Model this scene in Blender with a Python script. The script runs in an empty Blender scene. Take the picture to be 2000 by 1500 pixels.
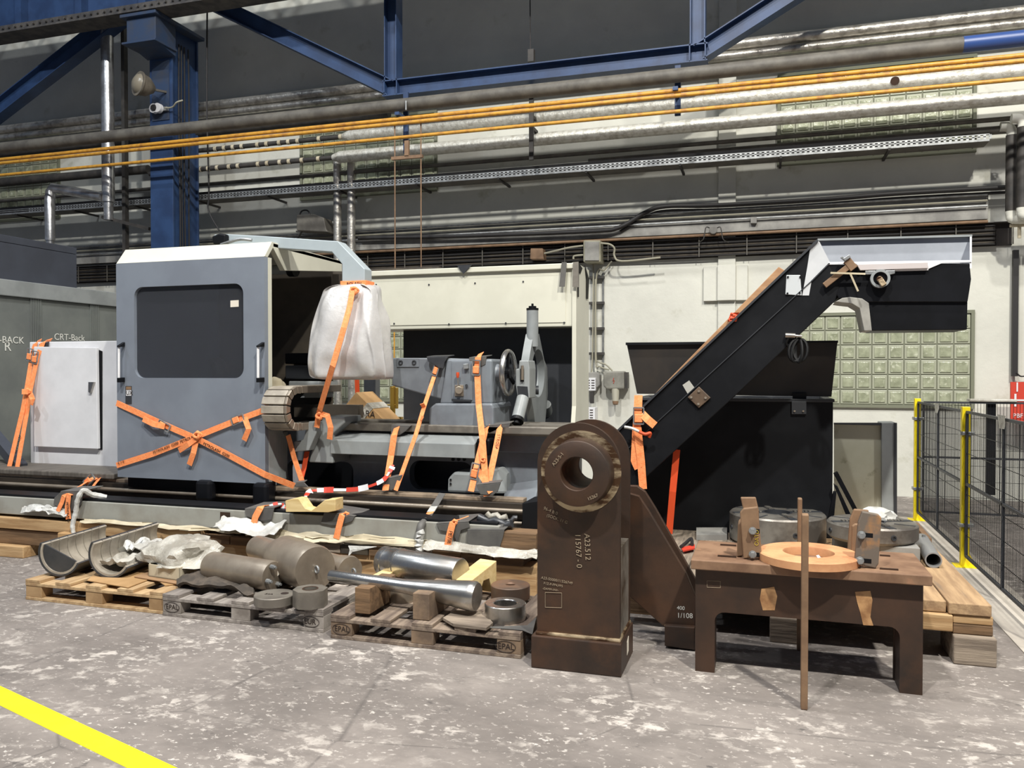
import bpy, bmesh, math, random
from mathutils import Vector, Matrix, noise
random.seed(7)
R = math.radians
S = bpy.context.scene
COL = S.collection
# ------------------------------------------------------------------ camera
FPX, YAW, PITCH, CH = 1575.0, R(17.3), R(0.9), 1.6
cam = bpy.data.objects.new('camera', bpy.data.cameras.new('camera')); COL.objects.link(cam)
cam.location = (0, 0, CH); cam.rotation_euler = (R(90) - PITCH, 0, YAW)
cam.data.sensor_fit = 'HORIZONTAL'; cam.data.sensor_width = 36.0; cam.data.lens = FPX / 2000 * 36.0
cam.data.clip_end = 200
S.camera = cam
# ------------------------------------------------------------------ world, lamps, exposure
w = bpy.data.worlds.new('world'); S.world = w; w.use_nodes = True
w.node_tree.nodes['Background'].inputs[0].default_value = (0.54, 0.69, 1.0, 1)
w.node_tree.nodes['Background'].inputs[1].default_value = 0.18
S.view_settings.view_transform = 'Standard'; S.view_settings.look = 'None'
S.view_settings.exposure = -0.38; S.view_settings.gamma = 1.0
def hall_lamp(x, y, z, power, col, size=0.45):
    l = bpy.data.lights.new('hall_lamp', 'AREA'); l.shape = 'DISK'; l.size = size; l.energy = power; l.color = col
    l.spread = R(165)
    o = bpy.data.objects.new('hall_lamp', l); COL.objects.link(o); o.location = (x, y, z)
    tgt = Vector((x, y + (6.5 if y < 2 else 0), 0)); o.rotation_euler = (tgt - o.location).to_track_quat('-Z', 'Y').to_euler()
    o['kind'] = 'structure'
for x, y, z, p, c in [(-8.8, 4.0, 10.8, 240, (.86, .93, 1)), (-2.3, 4.0, 10.8, 430, (1, .98, .95)), (4.2, 4.0, 10.8, 660, (1, .97, .92)),
                      (-9.5, -2.0, 12.4, 420, (.84, .92, 1)), (-2.3, -2.0, 12.4, 1350, (1, .98, .95)), (4.2, -2.0, 12.4, 2400, (1, .97, .88))]:
    hall_lamp(x, y, z, p, c)
# ------------------------------------------------------------------ reference frame: a point seen at a pixel, at a known depth
_f = Vector((-math.sin(YAW) * math.cos(PITCH), math.cos(YAW) * math.cos(PITCH), -math.sin(PITCH)))
_r = Vector((math.cos(YAW), math.sin(YAW), 0)); _u = _r.cross(_f); CAMP = Vector((0, 0, CH))
def ray(x, y): return _f + _r * ((x - 1000) / FPX) + _u * ((750 - y) / FPX)
def PY(x, y, Y): d = ray(x, y); return CAMP + d * (Y / d.y)
def PZ(x, y, Z=0): d = ray(x, y); return CAMP + d * ((Z - CH) / d.z)
def PX(x, y, X): d = ray(x, y); return CAMP + d * (X / d.x)
# ------------------------------------------------------------------ materials
def lin(c):
    return tuple(((v / 255) / 12.92 if v / 255 <= .04045 else ((v / 255 + .055) / 1.055) ** 2.4) for v in c) + (1,)
def M(name, c1, c2=None, sc=4, lo=.4, hi=.6, rough=.5, metal=0.0, bump=0.0, bsc=None, st=(1, 1, 1), c3=None, sc3=9, lo3=.55, hi3=.65, coord='Object', r2=None, det=6):
    m = bpy.data.materials.new(name); m.use_nodes = True; nt = m.node_tree; N = nt.nodes; L = nt.links
    b = N['Principled BSDF']; b.inputs['Roughness'].default_value = rough; b.inputs['Metallic'].default_value = metal
    tc = N.new('ShaderNodeTexCoord'); mp = N.new('ShaderNodeMapping'); L.new(tc.outputs[coord], mp.inputs[0]); mp.inputs['Scale'].default_value = st
    def nz(s, off=0.0, d=det):
        n = N.new('ShaderNodeTexNoise'); n.inputs['Scale'].default_value = s; n.inputs['Detail'].default_value = d; n.inputs['Roughness'].default_value = .6
        if off:
            m2 = N.new('ShaderNodeMapping'); m2.inputs['Location'].default_value = (off, off * 2, off); L.new(mp.outputs[0], m2.inputs[0]); L.new(m2.outputs[0], n.inputs[0])
        else: L.new(mp.outputs[0], n.inputs[0])
        return n
    def rmp(n, a, z):
        r = N.new('ShaderNodeMapRange'); r.inputs[1].default_value = a; r.inputs[2].default_value = z; L.new(n.outputs[0], r.inputs[0]); return r
    out = None
    if c2:
        n = nz(sc); r = rmp(n, lo, hi); mx = N.new('ShaderNodeMix'); mx.data_type = 'RGBA'
        mx.inputs[6].default_value = lin(c1); mx.inputs[7].default_value = lin(c2); L.new(r.outputs[0], mx.inputs[0]); out = mx.outputs[2]
        if r2 is not None:
            q = N.new('ShaderNodeMapRange'); q.inputs[3].default_value = rough; q.inputs[4].default_value = r2; L.new(r.outputs[0], q.inputs[0]); L.new(q.outputs[0], b.inputs['Roughness'])
        if c3:
            n = nz(sc3, 7.3); r = rmp(n, lo3, hi3); mx = N.new('ShaderNodeMix'); mx.data_type = 'RGBA'
            L.new(out, mx.inputs[6]); mx.inputs[7].default_value = lin(c3); L.new(r.outputs[0], mx.inputs[0]); out = mx.outputs[2]
        L.new(out, b.inputs['Base Color'])
    else: b.inputs['Base Color'].default_value = lin(c1)
    if bump:
        n = nz(bsc or sc * 3, 3.1); bp = N.new('ShaderNodeBump'); bp.inputs['Strength'].default_value = bump; bp.inputs['Distance'].default_value = .02
        L.new(n.outputs[0], bp.inputs['Height']); L.new(bp.outputs[0], b.inputs['Normal'])
    return m
CREAM = M('cream_wall', (214, 213, 202), (200, 199, 189), 1.2, .35, .7, rough=.85, bump=.25, bsc=9, c3=(178, 176, 158), sc3=3, lo3=.62, hi3=.8)
def floor_mat():
    m = bpy.data.materials.new('concrete_floor'); m.use_nodes = True; nt = m.node_tree; N = nt.nodes; L = nt.links; b = N['Principled BSDF']
    tc = N.new('ShaderNodeTexCoord'); mp = N.new('ShaderNodeMapping'); mp.inputs['Scale'].default_value = (1, 1.4, 1); mp.inputs['Rotation'].default_value = (0, 0, .25); L.new(tc.outputs['Object'], mp.inputs[0])
    def nz(sc, off, det=8, dist=0.0):
        k = N.new('ShaderNodeMapping'); k.inputs['Location'].default_value = (off, off * 1.7, 0); L.new(mp.outputs[0], k.inputs[0])
        n = N.new('ShaderNodeTexNoise'); n.inputs['Scale'].default_value = sc; n.inputs['Detail'].default_value = det; n.inputs['Roughness'].default_value = .65; n.inputs['Distortion'].default_value = dist; L.new(k.outputs[0], n.inputs[0]); return n.outputs[0]
    def rng(x, a, z, lo=0.0, hi=1.0):
        r = N.new('ShaderNodeMapRange'); r.inputs[1].default_value = a; r.inputs[2].default_value = z; r.inputs[3].default_value = lo; r.inputs[4].default_value = hi; L.new(x, r.inputs[0]); return r.outputs[0]
    def mul(x, y):
        q = N.new('ShaderNodeMath'); q.operation = 'MULTIPLY'; L.new(x, q.inputs[0]); L.new(y, q.inputs[1]); return q.outputs[0]
    def mix(f, a_, c):
        q = N.new('ShaderNodeMix'); q.data_type = 'RGBA'; L.new(f, q.inputs[0])
        if isinstance(a_, tuple): q.inputs[6].default_value = lin(a_)
        else: L.new(a_, q.inputs[6])
        q.inputs[7].default_value = lin(c); return q.outputs[2]
    c = mix(rng(nz(.9, 0), .38, .62), (112, 105, 100), (138, 130, 124))
    c = mix(rng(nz(5, 3), .45, .7, 0, .5), c, (98, 92, 88))
    fl = mul(rng(nz(9, 11, 12, .3), .52, .6), rng(nz(1.5, 5), .46, .6))
    c = mix(fl, c, (184, 176, 168))
    fl2 = mul(rng(nz(26, 17, 10), .58, .64), rng(nz(2.2, 23), .4, .62, .15, .9))
    c = mix(fl2, c, (200, 192, 184))
    dk = mul(rng(nz(14, 31, 10), .6, .68), rng(nz(2.0, 37), .45, .6, 0, .8))
    c = mix(dk, c, (74, 70, 68))
    v = N.new('ShaderNodeTexVoronoi'); v.feature = 'DISTANCE_TO_EDGE'; v.inputs['Scale'].default_value = .55; L.new(mp.outputs[0], v.inputs['Vector'])
    c = mix(mul(rng(v.outputs['Distance'], .0, .006, .5, 0), rng(nz(3, 41), .4, .55)), c, (66, 62, 60))
    L.new(c, b.inputs['Base Color']); L.new(rng(nz(2, 51), .35, .65, .6, .85), b.inputs['Roughness'])
    bp = N.new('ShaderNodeBump'); bp.inputs['Strength'].default_value = .35; bp.inputs['Distance'].default_value = .01; L.new(nz(18, 61, 10), bp.inputs['Height']); L.new(bp.outputs[0], b.inputs['Normal'])
    return m
FLOOR = floor_mat()
BLUE = M('blue_steel', (44, 68, 106), (36, 56, 90), 3, rough=.5, bump=.05)
BLUED = M('blue_steel_dusty', (42, 60, 88), (58, 62, 72), 5, .4, .7, rough=.6)
RIV = M('dusty_riveted_steel', (84, 80, 76), (60, 58, 58), 6, rough=.7)
SILV = M('foil_pipe', (196, 192, 184), (140, 134, 126), 9, .45, .7, rough=.38, metal=.75, bump=.5, bsc=14)
SILVW = M('foil_pipe_bright', (214, 212, 202), (170, 164, 150), 14, .45, .72, rough=.45, metal=.35, bump=.6, bsc=18)
GPIPE = M('grey_pipe', (104, 100, 92), (84, 80, 74), 5, rough=.6)
DPIPE = M('dark_pipe', (48, 46, 44), (64, 60, 56), 6, rough=.6)
YPIPE = M('yellow_pipe', (204, 150, 54), (160, 108, 50), 12, .45, .7, rough=.45)
BPIPE = M('blue_pipe', (44, 72, 130), rough=.4)
GALV = M('galvanised', (170, 172, 172), (140, 142, 142), 12, rough=.4, metal=.6)
DUCT = M('duct_silver', (205, 205, 205), (170, 168, 166), 6, rough=.28, metal=.85, bump=.15, bsc=10)
CABLE = M('black_cable', (36, 34, 34), rough=.6)
CABB = M('brown_cable', (74, 66, 54), (54, 48, 42), 7, rough=.7)
CABL = M('pale_cable', (150, 146, 128), rough=.6)
LEDGE = M('ledge_grey', (150, 148, 142), (122, 120, 116), 3, rough=.8)
GLASSB = M('glass_block', (172, 176, 150), (138, 142, 118), 9, .35, .65, rough=.15, bump=.6, bsc=9, c3=(204, 206, 184), sc3=14, lo3=.58, hi3=.7)
GLASSC = M('glass_block_rim', (168, 170, 150), rough=.25)
GROUT = M('grout', (120, 122, 104), rough=.8)
MBLUE = M('machine_blue_grey', (122, 129, 139), (115, 121, 131), 2, rough=.42, bump=.03)
MGREY = M('machine_grey', (148, 152, 152), (134, 138, 138), 3, rough=.4)
MCAST = M('machine_casting', (122, 128, 134), (108, 112, 118), 3, rough=.4)
MCREAM = M('machine_cream', (208, 206, 190), (200, 198, 182), 2, rough=.4)
MDARK = M('machine_dark', (52, 54, 58), (44, 46, 50), 2, rough=.5)
INNER = M('enclosure_inside', (84, 76, 66), (70, 64, 56), 3, rough=.6)
WHITEP = M('white_paint', (226, 226, 228), (214, 214, 216), 2, rough=.4)
GREYBEAM = M('grey_oily_beam', (158, 158, 150), (138, 134, 124), 4, .4, .7, rough=.5, c3=(110, 100, 88), sc3=7, lo3=.66, hi3=.78)
BLACK = M('black_paint', (12, 13, 16), (17, 18, 22), 4, rough=.45)
BLACKM = M('black_dusty_paint', (17, 18, 21), (30, 31, 34), 2.5, .45, .8, rough=.5)
TRUEB = M('black_rubber', (18, 18, 19), rough=.6)
RAIL = M('oily_rail', (74, 66, 58), (40, 36, 34), 6, .4, .6, rough=.4, metal=.4, st=(.25, 1, 1), r2=.6)
RAILW = M('worn_rail_edge', (172, 152, 130), (130, 116, 100), 8, rough=.4, metal=.3)
STEEL = M('machined_steel', (196, 194, 190), (160, 156, 150), 4, rough=.25, metal=.95, r2=.34)
STEELD = M('dull_steel', (170, 158, 142), (140, 128, 114), 5, .35, .7, rough=.38, metal=.6)
STEELG = M('grey_steel', (140, 134, 124), (118, 112, 104), 6, rough=.5, metal=.5)
CHUCKM = M('chuck_steel', (148, 144, 136), (106, 100, 94), 5, rough=.42, metal=.6)
RUSTD = M('dark_mill_scale', (76, 55, 42), (52, 42, 36), 3, .35, .65, rough=.5, metal=.3, bump=.08, c3=(88, 60, 42), sc3=2.2, lo3=.55, hi3=.75)
RUSTB = M('brushed_rusty', (196, 176, 144), (84, 60, 42), 5, .44, .56, rough=.35, metal=.6, st=(1, 1, 3))
RUSTT = M('table_rust', (134, 104, 80), (108, 80, 60), 5, rough=.7, c3=(180, 128, 96), sc3=4, lo3=.6, hi3=.75)
RUSTO = M('orange_rust', (204, 152, 108), (176, 118, 80), 6, .4, .7, rough=.75, c3=(190, 104, 72), sc3=5, lo3=.62, hi3=.8)
RUSTP = M('plate_rust', (134, 106, 80), (104, 80, 60), 7, .4, .7, rough=.65)
RUSTGREY = M('scaled_plate', (104, 94, 84), (160, 116, 74), 5, .5, .62, rough=.6)
PINE = M('pine', (190, 158, 116), (160, 126, 86), 5, rough=.75, st=(.4, 5, 5), c3=(140, 100, 60), sc3=3, lo3=.64, hi3=.8, bump=.15)
PINEB = M('fresh_pine', (222, 198, 146), (204, 176, 120), 5, rough=.7, st=(.5, 4, 4))
OLDW = M('weathered_wood', (150, 136, 120), (112, 100, 88), 5, rough=.85, st=(.5, 6, 6), bump=.25)
OLDWY = M('weathered_wood_deep', (142, 128, 112), (104, 94, 82), 5, rough=.85, st=(6, .5, 6), bump=.25)
BRWNW = M('brown_wood', (128, 100, 72), (98, 76, 54), 5, rough=.8, st=(.5, 5, 5), bump=.2)
PLANK = M('platform_plank', (176, 146, 110), (146, 118, 88), 4, rough=.8, st=(5, .5, 5), bump=.15, c3=(104, 92, 80), sc3=2.5, lo3=.6, hi3=.8)
CARD = M('cardboard', (178, 142, 98), (160, 126, 84), 4, rough=.85)
CARDW = M('pale_cardboard', (198, 188, 164), (178, 166, 140), 4, rough=.85)
RUB = M('grey_rubber_pad', (96, 94, 90), (80, 78, 76), 5, rough=.6)
RUBB = M('black_liner', (48, 50, 54), (62, 62, 64), 5, rough=.35)
ORANGE = M('orange_webbing', (244, 140, 82), (248, 156, 98), 40, rough=.7, bump=.2, bsc=90)
ORANGD = M('orange_dark', (200, 74, 34), rough=.6)
REDP = M('red_paint', (196, 62, 44), rough=.5)
WHITEF = M('white_film', (204, 204, 200), (178, 176, 170), 8, rough=.3, bump=.6, bsc=14)
FILM = M('plastic_film', (150, 145, 134), (188, 184, 174), 7, rough=.15, bump=.9, bsc=12)
TARP = M('silver_tarp', (206, 204, 202), (188, 186, 184), 3, rough=.3, metal=.2, bump=.5, bsc=4)
LINERW = M('liner_plates', (168, 160, 146), (140, 132, 120), 6, rough=.45)
YEL = M('yellow_post', (238, 214, 20), rough=.45)
YLINE = M('yellow_floor_paint', (246, 232, 20), (226, 208, 30), 5, .5, .8, rough=.6, c3=(170, 156, 70), sc3=30, lo3=.66, hi3=.76)
BRASS = M('yellow_brass', (176, 140, 60), rough=.4, metal=.5)
INK = M('black_ink', (40, 28, 22), rough=.7)
CHALK = M('white_chalk', (226, 226, 218), rough=.9)
CHALKD = M('faint_chalk', (150, 134, 112), rough=.9)
SMOKE = bpy.data.materials.new('tinted_window'); SMOKE.use_nodes = True
_b = SMOKE.node_tree.nodes['Principled BSDF']; _b.inputs['Base Color'].default_value = (.36, .38, .43, 1); _b.inputs['Roughness'].default_value = .08
_b.inputs['Transmission Weight'].default_value = .92; _b.inputs['IOR'].default_value = 1.2
PLY = M('brown_ply', (176, 136, 98), (156, 116, 82), 4, rough=.7, st=(1, 1, 4))
CAB = M('container_grey', (118, 122, 118), (106, 110, 108), 2, rough=.6)
CABD = M('container_blue_grey', (66, 70, 80), (60, 63, 72), 2, rough=.6)
PAPER = M('paper', (220, 212, 196), rough=.8)
for m_ in (BLACK, BLACKM, TRUEB): m_.node_tree.nodes['Principled BSDF'].inputs['Specular IOR Level'].default_value = .2
# ------------------------------------------------------------------ mesh builder
class MB:
    def __init__(s): s.bm = bmesh.new()
    def box(s, x0, x1, y0, y1, z0, z1, mat=None):
        vs = [Vector((x, y, z)) for x in (x0, x1) for y in (y0, y1) for z in (z0, z1)]
        if mat is not None: vs = [mat @ v for v in vs]
        v = [s.bm.verts.new(q) for q in vs]
        for f in ((0, 1, 3, 2), (4, 6, 7, 5), (0, 4, 5, 1), (2, 3, 7, 6), (0, 2, 6, 4), (1, 5, 7, 3)): s.bm.faces.new([v[i] for i in f])
        return s
    def prism(s, pts, ext):
        pts = [Vector(p) for p in pts]; ext = Vector(ext)
        a = [s.bm.verts.new(p) for p in pts]; b = [s.bm.verts.new(p + ext) for p in pts]; n = len(a)
        s.bm.faces.new(a); s.bm.faces.new(b[::-1])
        for i in range(n): s.bm.faces.new((a[i], b[i], b[(i + 1) % n], a[(i + 1) % n]))
        return s
    def py(s, px, Y, d): return s.prism([PY(x, y, Y) for x, y in px], (0, d, 0))       # outline in the plane Y, thickness d
    def ringplate(s, c, ro, ri, ax, th, n=40, outer=None):                             # plate with a round hole; outer: list of 2D offsets or None
        ax = Vector(ax).normalized(); e1, e2 = basis(ax); V = []
        for k in (0, th):
            o, i_ = [], []
            for j in range(n):
                a = 2 * math.pi * j / n; d = e1 * math.cos(a) + e2 * math.sin(a)
                q = (e1 * outer[j][0] + e2 * outer[j][1]) if outer else d * ro
                o.append(s.bm.verts.new(Vector(c) + ax * k + q)); i_.append(s.bm.verts.new(Vector(c) + ax * k + d * ri))
            V.append((o, i_))
        for j in range(n):
            k = (j + 1) % n; (o0, i0), (o1, i1) = V
            for f in ((o0[j], o0[k], i0[k], i0[j]), (o1[j], i1[j], i1[k], o1[k]), (o0[j], o1[j], o1[k], o0[k]), (i0[j], i0[k], i1[k], i1[j])): s.bm.faces.new(f)
        return s
    def cyl(s, p0, p1, r0, r1=None, n=24): return s.lathe(p0, p1, [(0, 0), (0, r0), (1, r0 if r1 is None else r1), (1, 0)], n, True)
    def lathe(s, p0, p1, prof, n=32, rel=False):     # prof: (t along axis [m or 0..1 when rel], radius)
        p0 = Vector(p0); p1 = Vector(p1); ax = p1 - p0; Ln = ax.length; ax = ax.normalized(); e1, e2 = basis(ax); rings = []
        for t, r in prof:
            c = p0 + ax * (t * Ln if rel else t)
            if r < 1e-6: rings.append([s.bm.verts.new(c)])
            else: rings.append([s.bm.verts.new(c + (e1 * math.cos(2 * math.pi * j / n) + e2 * math.sin(2 * math.pi * j / n)) * r) for j in range(n)])
        for a, b in zip(rings, rings[1:]):
            if len(a) == 1 and len(b) == 1: continue
            for j in range(n):
                k = (j + 1) % n
                if len(a) == 1: s.bm.faces.new((a[0], b[j], b[k]))
                elif len(b) == 1: s.bm.faces.new((a[j], b[0], a[k]))
                else: s.bm.faces.new((a[j], b[j], b[k], a[k]))
        return s
    def tube(s, pts, r, n=10, caps=True):
        pts = [Vector(p) for p in pts]; rings = []; up = None
        for i, p in enumerate(pts):
            t = (pts[min(i + 1, len(pts) - 1)] - pts[max(i - 1, 0)]).normalized()
            if up is None: e1, e2 = basis(t)
            else:
                e1 = (up - t * up.dot(t)).normalized(); e2 = t.cross(e1)
            up = e1; rr = r[i] if isinstance(r, (list, tuple)) else r
            rings.append([s.bm.verts.new(p + (e1 * math.cos(2 * math.pi * j / n) + e2 * math.sin(2 * math.pi * j / n)) * rr) for j in range(n)])
        for a, b in zip(rings, rings[1:]):
            for j in range(n): s.bm.faces.new((a[j], b[j], b[(j + 1) % n], a[(j + 1) % n]))
        if caps: s.bm.faces.new(rings[0][::-1]); s.bm.faces.new(rings[-1])
        return s
    def bar(s, p0, p1, w, h, up=(0, 0, 1)):          # rectangular bar, w sideways, h along up
        p0 = Vector(p0); p1 = Vector(p1); t = (p1 - p0).normalized(); sd = t.cross(Vector(up)).normalized(); u = sd.cross(t).normalized()
        c = [sd * (a * w / 2) + u * (b * h / 2) for a, b in ((-1, -1), (1, -1), (1, 1), (-1, 1))]
        a = [s.bm.verts.new(p0 + q) for q in c]; b = [s.bm.verts.new(p1 + q) for q in c]
        s.bm.faces.new(a[::-1]); s.bm.faces.new(b)
        for i in range(4): s.bm.faces.new((a[i], a[(i + 1) % 4], b[(i + 1) % 4], b[i]))
        return s
    def ibeam(s, p0, p1, h=.2, w=.2, t=.014, up=(0, 0, 1)):
        p0 = Vector(p0); p1 = Vector(p1); d = (p1 - p0).normalized(); sd = d.cross(Vector(up)).normalized(); u = sd.cross(d).normalized()
        s.bar(p0 + u * (h / 2), p1 + u * (h / 2), w, t, u); s.bar(p0 - u * (h / 2), p1 - u * (h / 2), w, t, u); s.bar(p0, p1, t, h - t, u)
        return s
    def ribbon(s, pts, wd, th=.004, face=(0, -1, .3)):
        pts = [Vector(p) for p in pts]; fv = Vector(face).normalized(); L = []
        for i, p in enumerate(pts):
            t = (pts[min(i + 1, len(pts) - 1)] - pts[max(i - 1, 0)]).normalized(); sd = t.cross(fv)
            if sd.length < .05: sd = Vector((1, 0, 0))
            sd.normalize(); nn = sd.cross(t).normalized()
            if nn.dot(fv) < 0: nn = -nn
            ww = wd[i] if isinstance(wd, (list, tuple)) else wd
            L.append([s.bm.verts.new(p + sd * (a * ww / 2) + nn * b) for a, b in ((-1, 0), (1, 0), (1, th), (-1, th))])
        for a, b in zip(L, L[1:]):
            for j in range(4): s.bm.faces.new((a[j], b[j], b[(j + 1) % 4], a[(j + 1) % 4]))
        s.bm.faces.new(L[0][::-1]); s.bm.faces.new(L[-1])
        return s
    def sheet(s, fn, nu, nv, th=.006):               # fn(u, v) -> point ; a crumpled sheet with thickness
        g = [[Vector(fn(i / nu, j / nv)) for j in range(nv + 1)] for i in range(nu + 1)]
        V = []
        for k in (0, 1):
            V.append([[s.bm.verts.new(g[i][j] + Vector((0, 0, -th * k)) + Vector((0, th * k * .7, 0))) for j in range(nv + 1)] for i in range(nu + 1)])
        for i in range(nu):
            for j in range(nv):
                s.bm.faces.new((V[0][i][j], V[0][i + 1][j], V[0][i + 1][j + 1], V[0][i][j + 1]))
                s.bm.faces.new((V[1][i][j], V[1][i][j + 1], V[1][i + 1][j + 1], V[1][i + 1][j]))
        for i in range(nu):
            for j in (0, nv): s.bm.faces.new((V[0][i][j], V[1][i][j], V[1][i + 1][j], V[0][i + 1][j]))
        for j in range(nv):
            for i in (0, nu): s.bm.faces.new((V[0][i][j], V[0][i][j + 1], V[1][i][j + 1], V[1][i][j]))
        return s
    def build(s, name, mat, parent=None, bevel=0, smooth=False, seg=2):
        bm = s.bm
        bmesh.ops.recalc_face_normals(bm, faces=bm.faces)
        if parent is not None: org = wloc(parent)
        else:
            zs = [v.co for v in bm.verts]
            org = Vector((sum(v.x for v in zs) / len(zs), sum(v.y for v in zs) / len(zs), min(v.z for v in zs)))
        for v in bm.verts: v.co -= org
        me = bpy.data.meshes.new(name); bm.to_mesh(me); bm.free()
        if smooth:
            for p in me.polygons: p.use_smooth = True
        me.materials.append(mat)
        o = bpy.data.objects.new(name, me); COL.objects.link(o)
        if parent is not None: o.parent = parent
        else: o.location = org
        if bevel:
            b = o.modifiers.new('bevel', 'BEVEL'); b.width = bevel; b.segments = seg; b.limit_method = 'ANGLE'; b.angle_limit = R(40)
        if smooth:
            e = o.modifiers.new('edges', 'EDGE_SPLIT'); e.split_angle = R(38)
        return o
def basis(ax):
    ax = Vector(ax).normalized(); h = Vector((0, 0, 1)) if abs(ax.z) < .9 else Vector((1, 0, 0))
    e1 = ax.cross(h).normalized(); return e1, ax.cross(e1).normalized()
def wloc(o):
    v = Vector((0, 0, 0))
    while o is not None: v += o.location; o = o.parent
    return v
def tag(o, label, cat, group=None, kind=None):
    o['label'] = label; o['category'] = cat
    if group: o['group'] = group
    if kind: o['kind'] = kind
    return o
def struct(o): o['kind'] = 'structure'; return o
def thing(name, label, cat, loc, group=None):
    o = bpy.data.objects.new(name, None); COL.objects.link(o); o.location = loc; o.empty_display_size = .1
    return tag(o, label, cat, group)
def one(mb, name, mat, label, cat, group=None, **k): return tag(mb.build(name, mat, None, **k), label, cat, group)
def copy_thing(o, loc, label):
    c = o.copy(); COL.objects.link(c); c.location = loc; c['label'] = label
    for ch in list(o.children):
        d = ch.copy(); COL.objects.link(d); d.parent = c
        for g in list(ch.children):
            e = g.copy(); COL.objects.link(e); e.parent = d
    return c
def text(s, size, origin, xdir, ydir, mat, parent, name='lettering', ext=.0006, align='LEFT'):
    cu = bpy.data.curves.new('t', 'FONT'); cu.body = s; cu.size = size; cu.extrude = ext; cu.align_x = align; cu.align_y = 'CENTER'
    to = bpy.data.objects.new('t', cu); COL.objects.link(to)
    dg = bpy.context.evaluated_depsgraph_get(); me = bpy.data.meshes.new_from_object(to.evaluated_get(dg))
    bpy.data.objects.remove(to)
    x = Vector(xdir).normalized(); y = Vector(ydir); y = (y - x * y.dot(x)).normalized(); z = x.cross(y)
    mt = Matrix((x, y, z)).transposed().to_4x4(); mt.translation = Vector(origin) - (wloc(parent) if parent else Vector((0, 0, 0)))
    me.transform(mt); me.materials.clear(); me.materials.append(mat)
    o = bpy.data.objects.new(name, me); COL.objects.link(o)
    if parent: o.parent = parent
    return o
def ln(a, b, n):
    a = Vector(a); b = Vector(b); return [a.lerp(b, i / n) for i in range(n + 1)]
def smooth_path(pts, n=6):
    pts = [Vector(p) for p in pts]; out = []
    P = [pts[0]] + pts + [pts[-1]]
    for i in range(1, len(P) - 2):
        for k in range(n):
            t = k / n; a, b, c, d = P[i - 1], P[i], P[i + 1], P[i + 2]
            out.append(.5 * ((2 * b) + (c - a) * t + (2 * a - 5 * b + 4 * c - d) * t * t + (3 * b - a - 3 * c + d) * t ** 3))
    out.append(pts[-1]); return out
WY = 11.3
ORD = ['first', 'second', 'third', 'fourth', 'fifth', 'sixth', 'seventh', 'eighth', 'ninth', 'tenth', 'eleventh', 'twelfth', 'thirteenth', 'fourteenth', 'fifteenth', 'sixteenth', 'seventeenth', 'eighteenth', 'nineteenth', 'twentieth', 'last']
# ================================================================== STRUCTURE
struct(MB().box(-26, 8, -8, WY + .3, -.2, 0).build('floor', FLOOR))
struct(MB().box(-26, 8, WY, WY + .3, 0, 13).build('wall_back', CREAM))
# pilaster with its thickened block
x0, x1 = PY(1403, 400, WY - .05).x, PY(1437, 400, WY - .05).x
struct(MB().box(x0, x1, WY - .05, WY, 0, 6.6).build('trim_1', CREAM, bevel=.004))
a, b = PY(1374, 520, WY - .06), PY(1460, 586, WY - .06)
struct(MB().box(a.x, x0 - .005, WY - .06, WY, b.z, a.z).box(x1 + .005, b.x, WY - .06, WY, b.z, a.z).box(x0 - .005, x1 + .005, WY - .11, WY, b.z, a.z).build('trim_2', CREAM, bevel=.006))
# grey ledge along the wall
zt, zb = PY(1000, 432, WY - .12).z, PY(1000, 474, WY - .12).z
struct(MB().box(-16, 2.62, WY - .12, WY, zb, zt).build('trim_3', LEDGE, bevel=.005))
# glass block windows
def gwin(n, xa, xb, za, zb, nc, nr, miss=()):
    fr = MB(); d = .03
    fr.box(xa, xb, WY - .012, WY - .002, za, zb)
    for q in ((xa - .04, xb + .04, za - .04, za), (xa - .04, xb + .04, zb, zb + .04), (xa - .04, xa, za, zb), (xb, xb + .04, za, zb)):
        fr.box(q[0], q[1], WY - .04, WY - .001, q[2], q[3])
    o = struct(fr.build('window_%d' % n, GROUT))
    w_, h_ = (xb - xa) / nc, (zb - za) / nr; g = .008; bl = MB(); rim = MB()
    for i in range(nc):
        for j in range(nr):
            if (i, j) in miss: continue
            X0, X1, Z0, Z1 = xa + i * w_ + g, xa + (i + 1) * w_ - g, za + j * h_ + g, za + (j + 1) * h_ - g
            rim.box(X0, X1, WY - .022, WY - .013, Z0, Z1)
            k = .014
            m = .022
            vs = [(X0 + m, WY - .0225, Z0 + m), (X1 - m, WY - .0225, Z0 + m), (X1 - m, WY - .0225, Z1 - m), (X0 + m, WY - .0225, Z1 - m)]
            bl.prism(vs, (0, -.012, 0))
    rim.build('pane', GLASSC, o, bevel=.003); bl.build('pane', GLASSB, o, bevel=.006)
    return o
zb1, zt1 = PY(1890, 792, WY).z, PY(1890, 612, WY).z
WXA, WXB = PY(1522, 650, WY).x, PY(1895, 700, WY).x
zA, zB = PY(1905, 292, WY).z, PY(1905, 96, WY).z
NC = 12; pitch = (WXB - WXA) / NC
gwin(1, WXA, WXB, zb1, zt1, NC, 6)
gwin(2, WXA, WXB, zA, zA + pitch * 6, NC, 6)
SHX = PY(850, 345, WY).x - WXB
gwin(3, WXA + SHX, WXB + SHX, zA, zA + pitch * 6, NC, 6)
gwin(4, WXA + SHX, WXB + SHX, zb1, zt1, NC, 6)
gwin(5, WXA + 2 * SHX, WXB + 2 * SHX, zA, zA + pitch * 6, NC, 6)
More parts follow.
